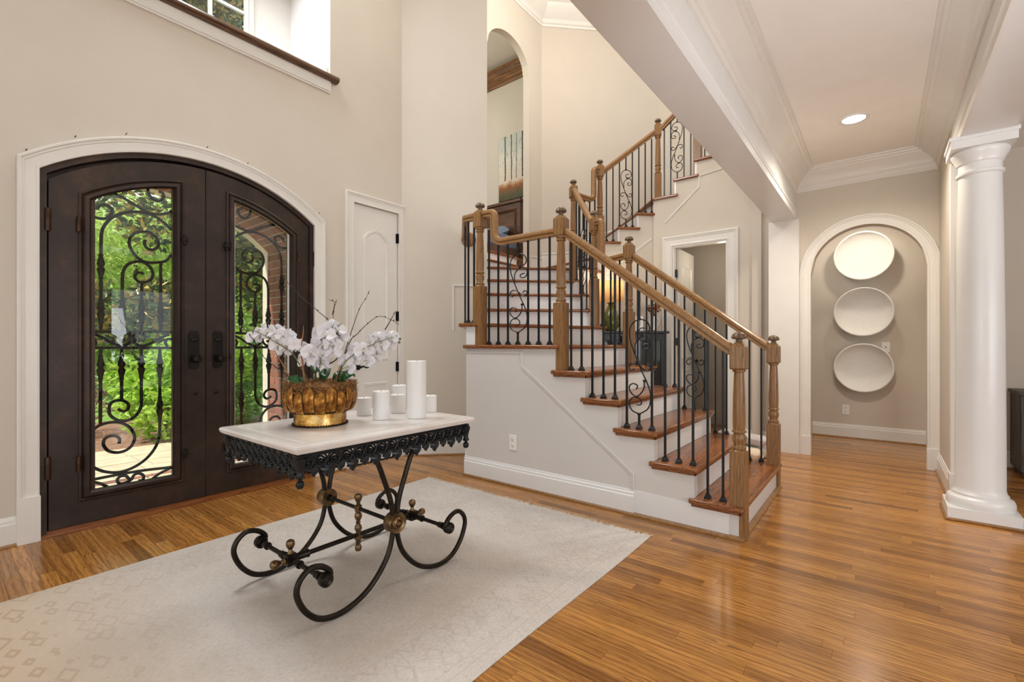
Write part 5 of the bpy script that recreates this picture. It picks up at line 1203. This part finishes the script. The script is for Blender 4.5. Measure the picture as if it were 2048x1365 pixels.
ptg = MB().box(-0.45, 0.45, -0.02, 0.012, -(pz1 - pz0) / 2, (pz1 - pz0) / 2).build('painting', M['painting'], loc=(pa.x + 0.45, 6.386, (pz0 + pz1) / 2), bevel=0.004)
tag(ptg, 'unframed canvas of bare tree trunks hung above a wooden headboard upstairs', 'painting')
MB().box(-0.452, 0.452, 0.0, 0.0125, -(pz1 - pz0) / 2 - 0.002, -(pz1 - pz0) / 2).build('canvas_edge', M['canvas_edge'], ptg, smooth=False)
hz1 = on_y(975, 418, 6.30).z; hz0 = ZL
hbx0 = on_y(962, 418, 6.3).x
bed = thing('bed', 'bed with dark panelled headboard and blue bedding seen through the upper arch', 'bed', (-5.72, 6.2, ZL))
W_ = 1.8
MB().box(-0.9, 0.9, 0.11, 0.17, 0.0005, hz1 - ZL).box(-0.92, 0.92, 0.08, 0.19, hz1 - ZL, hz1 - ZL + 0.05).build('headboard', M['panel_wood'], bed, bevel=0.006)
m2 = MB()
for x0, x1 in ((-0.82, -0.04), (0.04, 0.82)): panel_outline(m2, [(x0, 0.5), (x1, 0.5), (x1, hz1 - ZL - 0.1), (x0, hz1 - ZL - 0.1)], lambda a, b, d: (a, 0.11 - d, b), 0.05, 0.02)
m2.build('headboard_panel', M['panel_wood'], bed, angle=25)
M['bed_blue'] = plain('blue_grey_bedding', lin(126, 138, 160), 0.9, bump=0.3, bscale=20); M['bed_dark'] = plain('navy_bedding', lin(52, 58, 74), 0.9)
MB().box(-0.85, 0.85, -1.25, 0.1, 0.22, 0.46).build('mattress', M['bed_blue'], bed, bevel=0.04)
MB().box(-0.88, 0.88, -1.28, 0.1, 0.0005, 0.22).build('bed_base', M['panel_wood'], bed, bevel=0.004)
for x in (-0.45, 0.42): MB().lathe([(0, -0.09), (0.5, -0.07), (0.62, 0), (0.5, 0.07), (0, 0.09)], (x, -0.1, 0.54), 20, Matrix.Rotation(0.5, 4, 'X') @ Matrix.Diagonal((0.62, 0.36, 1, 1))).build('pillow', M['bed_dark'] if x < 0 else M['bed_blue'], bed)
lamp('upper_room_fill', 'AREA', (-5.8, 4.0, 5.4), 26, (1.0, 0.97, 0.93), 1.6, 1.2, aim=(-5.9, 6.4, 4.2))  # added fill out of sight, lights the upstairs room
M['weathered'] = wood('weathered_dark_wood', lin(92, 82, 72), lin(42, 36, 30), 2, 0.5); M['sb_front'] = plain('grey_drawer_front', lin(168, 160, 156), 0.5)
sb = thing('sideboard', 'dark weathered sideboard partly hidden beyond the white column', 'sideboard', (0.95, 5.96, 0))
MB().box(0, 1.5, 0.01, 0.44, 0.06, 0.735).build('carcass', M['weathered'], sb, bevel=0.004)
MB().box(-0.012, 1.512, -0.01, 0.445, 0.735, 0.768).build('top', M['weathered'], sb, bevel=0.004)
for i in range(3):
    d_ = MB().box(0.04 + i * 0.48, 0.48 + i * 0.48, -0.008, 0.009, 0.10, 0.70).build('cabinet_door', M['sb_front'], sb, bevel=0.004)
    MB().lathe([(0.006, 0), (0.006, 0.012), (0.013, 0.018), (0.011, 0.028), (0, 0.03)], (0.10 + i * 0.48, -0.008, 0.45), 12, RXn).build('cabinet_knob', M['dark_hardware'], d_)
for x in (0.05, 1.45):
    for y in (0.05, 0.40): MB().box(x - 0.03, x + 0.03, y - 0.03, y + 0.03, 0.0005, 0.06).build('foot', M['weathered'], sb, smooth=False)

# nails left in the wall over the entrance casing
M['nail'] = plain('rusty_nail', lin(84, 62, 48), 0.6, 0.4)
for u_, v_, w_ in ((50.6, 301.5, 'over the outer corner of the casing farthest from the closet'), (149, 275, 'above the hinge side of the door leaf farther from the stairs'), (250.7, 269.7, 'beside the crown of the arch, over the panel with the far glass'), (413, 296, 'just past the crown, where the two doors meet'), (494, 328, 'above the door leaf nearer the stairs, halfway down its arch'), (637, 427.6, 'over the casing corner nearest the white closet door')):
    p_ = on_x(u_, v_, XW)
    tag(MB().tube([(-0.003, 0, 0), (0.014, 0.004, 0.006)], 0.0022, 6).lathe([(0, -0.001), (0.004, -0.001), (0.004, 0.001), (0, 0.001)], (0.014, 0.004, 0.006), 8, RXm).build('nail', M['nail'], loc=p_), 'tiny brown nail ' + w_, 'nail', 'nails above the front door')
# ================================================================== OUTSIDE THE ENTRANCE
GZ = -0.13
def leafy(name, cols, rough=0.45, trans=0.35):
    m = Mat(name); m.n.remove(m.b); g = m.node('ShaderNodeNewGeometry'); col = m.ramp(g.outputs['Random Per Island'], [(i / (len(cols) - 1), c) for i, c in enumerate(cols)])
    d = m.node('ShaderNodeBsdfPrincipled'); d.inputs['Roughness'].default_value = rough; m.link(col, d.inputs['Base Color']); t = m.node('ShaderNodeBsdfTranslucent'); m.link(col, t.inputs[0])
    mx = m.node('ShaderNodeMixShader'); mx.inputs[0].default_value = trans; m.link(d.outputs[0], mx.inputs[1]); m.link(t.outputs[0], mx.inputs[2]); m.link(mx.outputs[0], m.out.inputs[0]); return m.m
M['magnolia'] = leafy('magnolia_leaf', [lin(44, 70, 44), lin(66, 96, 58), lin(96, 120, 84), lin(128, 140, 104), lin(186, 160, 84), lin(206, 182, 110)], 0.25, 0.15)
M['lime_leaf'] = leafy('lime_leaf', [lin(136, 186, 60), lin(176, 216, 84), lin(204, 232, 116), lin(156, 200, 76)], 0.5, 0.45)
M['mid_leaf'] = leafy('mid_green_leaf', [lin(158, 190, 90), lin(198, 220, 120), lin(226, 236, 160), lin(180, 208, 104)], 0.6, 0.4)
M['fern_leaf'] = leafy('fern_frond', [lin(96, 146, 78), lin(140, 186, 108), lin(182, 212, 150)], 0.5, 0.4)
M['maple_leaf'] = leafy('maple_leaf', [lin(120, 84, 84), lin(168, 128, 120), lin(190, 160, 140)], 0.6, 0.3)
M['bark'] = plain('bark', lin(84, 74, 66), 0.95, var=0.2, vscale=12)
M['lawn'] = plain('lawn', lin(120, 160, 70), 0.95, var=0.15, vscale=4, bump=0.5, bscale=200)
M['mulch'] = plain('mulch', lin(150, 112, 92), 0.95, var=0.2, vscale=30)
M['paver'] = plain('flagstone', lin(214, 198, 172), 0.8, var=0.08, vscale=6, bump=0.2, bscale=40); M['joint'] = plain('paving_joint', lin(160, 144, 120), 0.95)
M['mortar'] = plain('mortar', lin(228, 216, 198), 0.95, var=0.05, vscale=40); M['limestone'] = plain('limestone', lin(226, 218, 204), 0.8)
def brick_mat():
    m = Mat('red_brick'); m.set(0.85); oi = m.node('ShaderNodeObjectInfo'); v = m.obj_vec(); n = m.noise(v, 30, 5, 0.7)
    a = m.ramp(oi.outputs['Random'], [(0.0, lin(96, 52, 46)), (0.35, lin(128, 68, 58)), (0.7, lin(150, 86, 72)), (1.0, lin(112, 70, 66))])
    m.base(m.mix(m.math('MULTIPLY', n, 0.5), a, lin(196, 150, 130))); m.bump(n, 0.4, 0.006); return m.m
M['brick'] = brick_mat()
M['wooded'] = plain('distant_wooded_slope', lin(150, 184, 104), 0.95, var=0.3, vscale=1.5)
struct('hills', MB().prism([(-21.5, GZ - 0.3), (-24, 3.0), (-27, 6.6), (-30, 8.0), (-38, 8.5), (-38, GZ - 0.3)], lambda a, b, d: (a, d, b), -26, 30), M['wooded'], smooth=False)
lawn = struct('ground', MB().box(-40, -4.2, -25, 30, GZ - 0.3, GZ - 0.03), M['lawn'], smooth=False)
struct('ground_bed', MB().prism([(-7.4, -3), (-10.2, -3), (-10.5, 2.2), (-8.6, 4.5), (-5.4, 4.6), (-5.4, 2.55), (-7.0, 2.5)], xy, GZ - 0.03, GZ - 0.012), M['mulch'], smooth=False)
patio = struct('pavement', MB().box(-7.5, -4.2, -3, 2.36, GZ - 0.06, GZ - 0.008), M['joint'], smooth=False)
pr_ = random.Random(8); x = -4.2
row = 0
while x > -7.45:
    w = pr_.choice([0.22, 0.3, 0.38]) if row != 5 else 0.1; y = -1.2 + pr_.random() * 0.2
    while y < 2.3:
        l = pr_.choice([0.28, 0.42, 0.55, 0.64]) if row != 5 else 0.2; y1 = min(y + l, 2.34)
        t = pr_.uniform(0, 0.004)
        MB().box(max(x - w, -7.5) + 0.006, x - 0.006, y + 0.006, y1 - 0.006, GZ - 0.01, GZ + t).build('paving_stone', M['paver'] if row != 5 else M['brick'], patio, smooth=False); y += l
    x -= w; row += 1
struct('wall_exterior_step', MB().box(-4.28, -4.195, 0.3, 2.3, GZ, -0.02), M['limestone'], smooth=False)
# brick side walls and vault of the porch
PX0, PX1, PY = -5.32, -4.2, 2.37
porch = thing('brick_porch', 'red brick porch wall and vault with stone edge outside the front door', 'porch', (-4.75, PY, GZ))
PO = Vector(porch.location)
def padd(name, mb, mat, **kw):
    mb.v = [(p[0] - PO.x, p[1] - PO.y, p[2] - PO.z) for p in mb.v]; return mb.build(name, mat, porch, **kw)
SPZ = 2.20; VC, VR = DC, 1.5    # vault
vz = SPZ - math.sqrt(VR ** 2 - (PY - VC) ** 2)
mb = MB().box(PX0, PX1, PY + 0.004, PY + 0.35, GZ, 3.5).box(PX0, PX1, 2 * DC - PY - 0.35, 2 * DC - PY - 0.004, GZ, 3.5)
vt = lambda a: vz + math.sqrt(max((VR + 0.006) ** 2 - (a - VC) ** 2, 0))
strips(mb, 2 * DC - PY, PY, 24, vt, K(3.5), lambda a, b, d: (PX1 - d, a, b), 0, PX1 - PX0)
padd('porch_body', mb, M['mortar'], smooth=False)
ed = MB(); ea = math.asin((PY - VC) / VR)
ep = [(PY, GZ)] + [(VC + VR * math.cos(PI / 2 - ea + 2 * ea * i / 20), vz + VR * math.sin(PI / 2 - ea + 2 * ea * i / 20)) for i in range(21)] + [(2 * DC - PY, GZ)]
padd('stone_edge', ed.sweep(ep, [(0.004, 0), (0.004, 0.12), (-0.2, 0.12), (-0.2, 0)], lambda a, b, d: (PX0 - d, a, b)), M['limestone'], smooth=False)
def brick_mesh(lx, ly, lz):
    e = 0.004; return MB().hexa([(-lx, -ly, -lz), (lx, -ly, -lz), (lx, ly, -lz), (-lx, ly, -lz), (-lx, -ly, lz), (lx, -ly, lz), (lx, ly, lz), (-lx, ly, lz)]).mesh('brick', smooth=False)
BL, BH, G = 0.205, 0.068, 0.011
bme = {}
def bm_(l):
    k = round(l, 3)
    if k not in bme: bme[k] = brick_mesh(k / 2, 0.012, BH / 2)
    return bme[k]
z = GZ + BH / 2 + 0.01; c = 0
while z < SPZ + 0.02:
    x = PX1 - (0.1 if c % 2 else 0.0)
    while x > PX0 + 0.03:
        a, b = x, max(x - BL, PX0); a = min(a, PX1)
        if a - b > 0.03:
            o = link('brick', bm_(a - b - 0.0), M['brick'], porch, Vector(((a + b) / 2, PY + 0.008 + pr_.uniform(-.002, .002), z)) - PO)
        x -= BL + G
    z += BH + G; c += 1
nv = int(2 * ea * VR / (BH + G))
for i in range(nv):
    ang = PI / 2 - ea + (i + .5) * (2 * ea / nv)
    if ang > PI / 2 + 0.25: break
    cy_, cz_ = VC + (VR + 0.009) * math.cos(ang), vz + (VR + 0.009) * math.sin(ang)
    x = PX1 - (0.1 if i % 2 else 0.0)
    while x > PX0 + 0.03:
        a, b = min(x, PX1), max(x - BL, PX0)
        if a - b > 0.03:
            o = link('brick', bm_(a - b), M['brick'], porch, Vector(((a + b) / 2, cy_, cz_)) - PO); o.rotation_euler = (ang, 0, 0)
        x -= BL + G
# planting
def foliage_mesh(name, n, sampler, size, seed, up=0.3, aspect=0.42):
    r = random.Random(seed); vs = []; fs = []
    for _ in range(n):
        c = sampler(r); L = size * r.uniform(0.6, 1.2); d = Vector((r.gauss(0, 1), r.gauss(0, 1), r.gauss(up, .8))); 
        if d.length < 1e-3: continue
        d.normalize(); s = d.cross(Vector((r.gauss(0, 1), r.gauss(0, 1), r.gauss(0, 1)))); 
        if s.length < 1e-3: continue
        s.normalize(); nn = d.cross(s); k = len(vs); w = L * aspect * 0.5; nw = nn * (w * .4)
        vs += [c, c + d * (L * .32) + s * w + nw, c + d * (L * .7) + s * (w * .85) + nw, c + d * L, c + d * (L * .7) - s * (w * .85) + nw, c + d * (L * .32) - s * w + nw]; fs += [(k, k + 1, k + 2, k + 3), (k, k + 3, k + 4, k + 5)]
    me = bpy.data.meshes.new(name); me.from_pydata([tuple(v) for v in vs], [], fs); me.update(); return me
def blob(balls):
    tot = [b[3] ** 3 for b in balls]
    def f(r):
        b = r.choices(balls, tot)[0]
        while True:
            p = Vector((r.uniform(-1, 1), r.uniform(-1, 1), r.uniform(-1, 1)))
            if 0.45 < p.length < 1: break
        return Vector((b[0] + p.x * b[3], b[1] + p.y * b[3], b[2] + p.z * b[3] * (b[4] if len(b) > 4 else 1)))
    return f
def tree(name, label, cat, base, balls, n, size, mat, seed, trunk=0.12, group=None, aspect=0.42, up=0.2, fname='foliage', bare=0):
    t = thing(name, label, cat, (base[0], base[1], GZ - 0.03), group); B = Vector(t.location)
    o = link(fname, foliage_mesh(fname, n, blob([(b[0] - B.x, b[1] - B.y, b[2] - B.z) + tuple(b[3:]) for b in balls]), size, seed, up, aspect), M[mat], t); o['kind'] = 'stuff'
    if trunk:
        top = max(b[2] for b in balls) - B.z
        mb = MB().tube([(0, 0, 0), (0.05, 0.03, top * .4), (0.0, 0.1, top * .8)], [trunk, trunk * .8, trunk * .35], 8)
        for b in balls[bare:bare + 6]:
            e = Vector((b[0] - B.x, b[1] - B.y, b[2] - B.z)); mb.tube([(0.03, 0.03, min(top * .35, e.z * .7)), e * 0.6 + Vector((0, 0, e.z * .1)), e], [trunk * .22, trunk * .12, 0.008], 6)
        mb.build('trunk', M['bark'], t)
    return t
# magnolia whose lower boughs and crown fill the glass
tree('magnolia_tree', 'tall magnolia with glossy dark leaves framing the top of the door glass', 'tree', (-12.5, 1.6),
     [(-9.6, 1.7, 3.75, 0.6), (-9.7, 2.5, 3.7, 0.75), (-9.4, 2.3, 3.15, 0.5), (-9.8, 3.9, 3.3, 0.9), (-9.6, 3.4, 2.6, 0.6), (-10.6, 1.2, 5.2, 1.3), (-11.0, 3.6, 5.4, 1.5), (-12.5, 1.6, 7.6, 2.2), (-12.2, 4.4, 7.8, 2.0), (-11.6, 2.8, 9.4, 1.8), (-12.0, 5.0, 9.6, 1.6), (-11.8, 0.6, 9.0, 1.5), (-10.9, 0.4, 4.4, 0.9)], 34000, 0.165, 'magnolia', 21, 0.2, bare=7)
tree('magnolia_bush', 'low magnolia boughs with yellowish leaves across the middle of the door glass', 'shrub', (-10.0, 2.6),
     [(-8.9, 1.55, 1.75, 0.33), (-8.9, 2.3, 1.8, 0.42), (-9.0, 2.6, 1.45, 0.35), (-9.3, 1.9, 1.4, 0.3)], 1500, 0.15, 'magnolia', 22, 0.05)
tree('magnolia_bush', 'dark magnolia growing close behind the porch wall', 'shrub', (-9.6, 5.0),
     [(-9.4, 4.4, 2.6, 1.0), (-9.8, 5.6, 3.4, 1.2), (-9.4, 4.0, 3.6, 0.8), (-10.2, 4.6, 4.2, 1.0), (-9.6, 5.0, 1.7, 0.9)], 6500, 0.15, 'magnolia', 23, 0.1)
bx = on_z(318, 890, GZ)
tree('lime_shrub', 'bright lime green shrub at the edge of the paving', 'shrub', (bx.x - 0.4, bx.y + 0.15),
     [(bx.x - 0.5, bx.y + 0.15, 0.35, 0.5, 1.0), (bx.x - 0.6, bx.y + 0.4, 0.75, 0.5), (bx.x - 0.9, bx.y + 0.0, 0.6, 0.4), (bx.x - 0.7, bx.y + 0.8, 0.95, 0.6), (bx.x - 0.3, bx.y + 0.55, 0.3, 0.4)], 3600, 0.13, 'lime_leaf', 24, 0.03)
fx = on_z(505, 850, GZ)
tree('fern_shrub', 'feathery green fern filling the glass beside the brick wall', 'fern', (fx.x - 0.5, fx.y + 0.1),
     [(fx.x - 0.5, fx.y + 0.0, 0.2, 0.45), (fx.x - 0.6, fx.y - 0.3, 0.6, 0.5), (fx.x - 0.8, fx.y + 0.2, 0.9, 0.5), (fx.x - 0.5, fx.y - 0.7, 0.5, 0.5)], 3800, 0.16, 'fern_leaf', 25, 0.0, aspect=0.16, up=0.5)
tree('maple_shrub', 'reddish lace-leaf maple low at the far side of the paving', 'shrub', (-9.0, 0.9), [(-9.0, 0.8, 0.25, 0.55, 0.8), (-9.2, 1.35, 0.3, 0.5, 0.8), (-9.0, 0.2, 0.3, 0.5)], 1500, 0.10, 'maple_leaf', 26, 0.03, aspect=0.25)
hr = random.Random(31)
for i, (x_, y_, h_, lab) in enumerate([(-17, -4, 5.5, 'pale green tree beyond the lawn, first of the far row from the street side'), (-17.5, 0, 6.0, 'pale green tree beyond the lawn, second of the far row'), (-18, 4, 6.5, 'pale green tree beyond the lawn, third of the far row'),
                                     (-17, 8, 6.5, 'pale green tree beyond the lawn, fourth of the far row'), (-15.5, 12, 6.5, 'pale green tree beyond the lawn, fifth of the far row'), (-13.5, 16, 6.5, 'pale green tree beyond the lawn, last of the far row')]):
    tree('leafy_tree', lab, 'tree', (x_, y_), [(x_ + hr.uniform(-1, 1), y_ + hr.uniform(-1.6, 1.6), h_ * f, 1.9) for f in (.14, .18, .26, .34, .42, .5, .6, .7, .8)], 16000, 0.20, 'mid_leaf', 40 + i, 0.15, 'far row of trees')
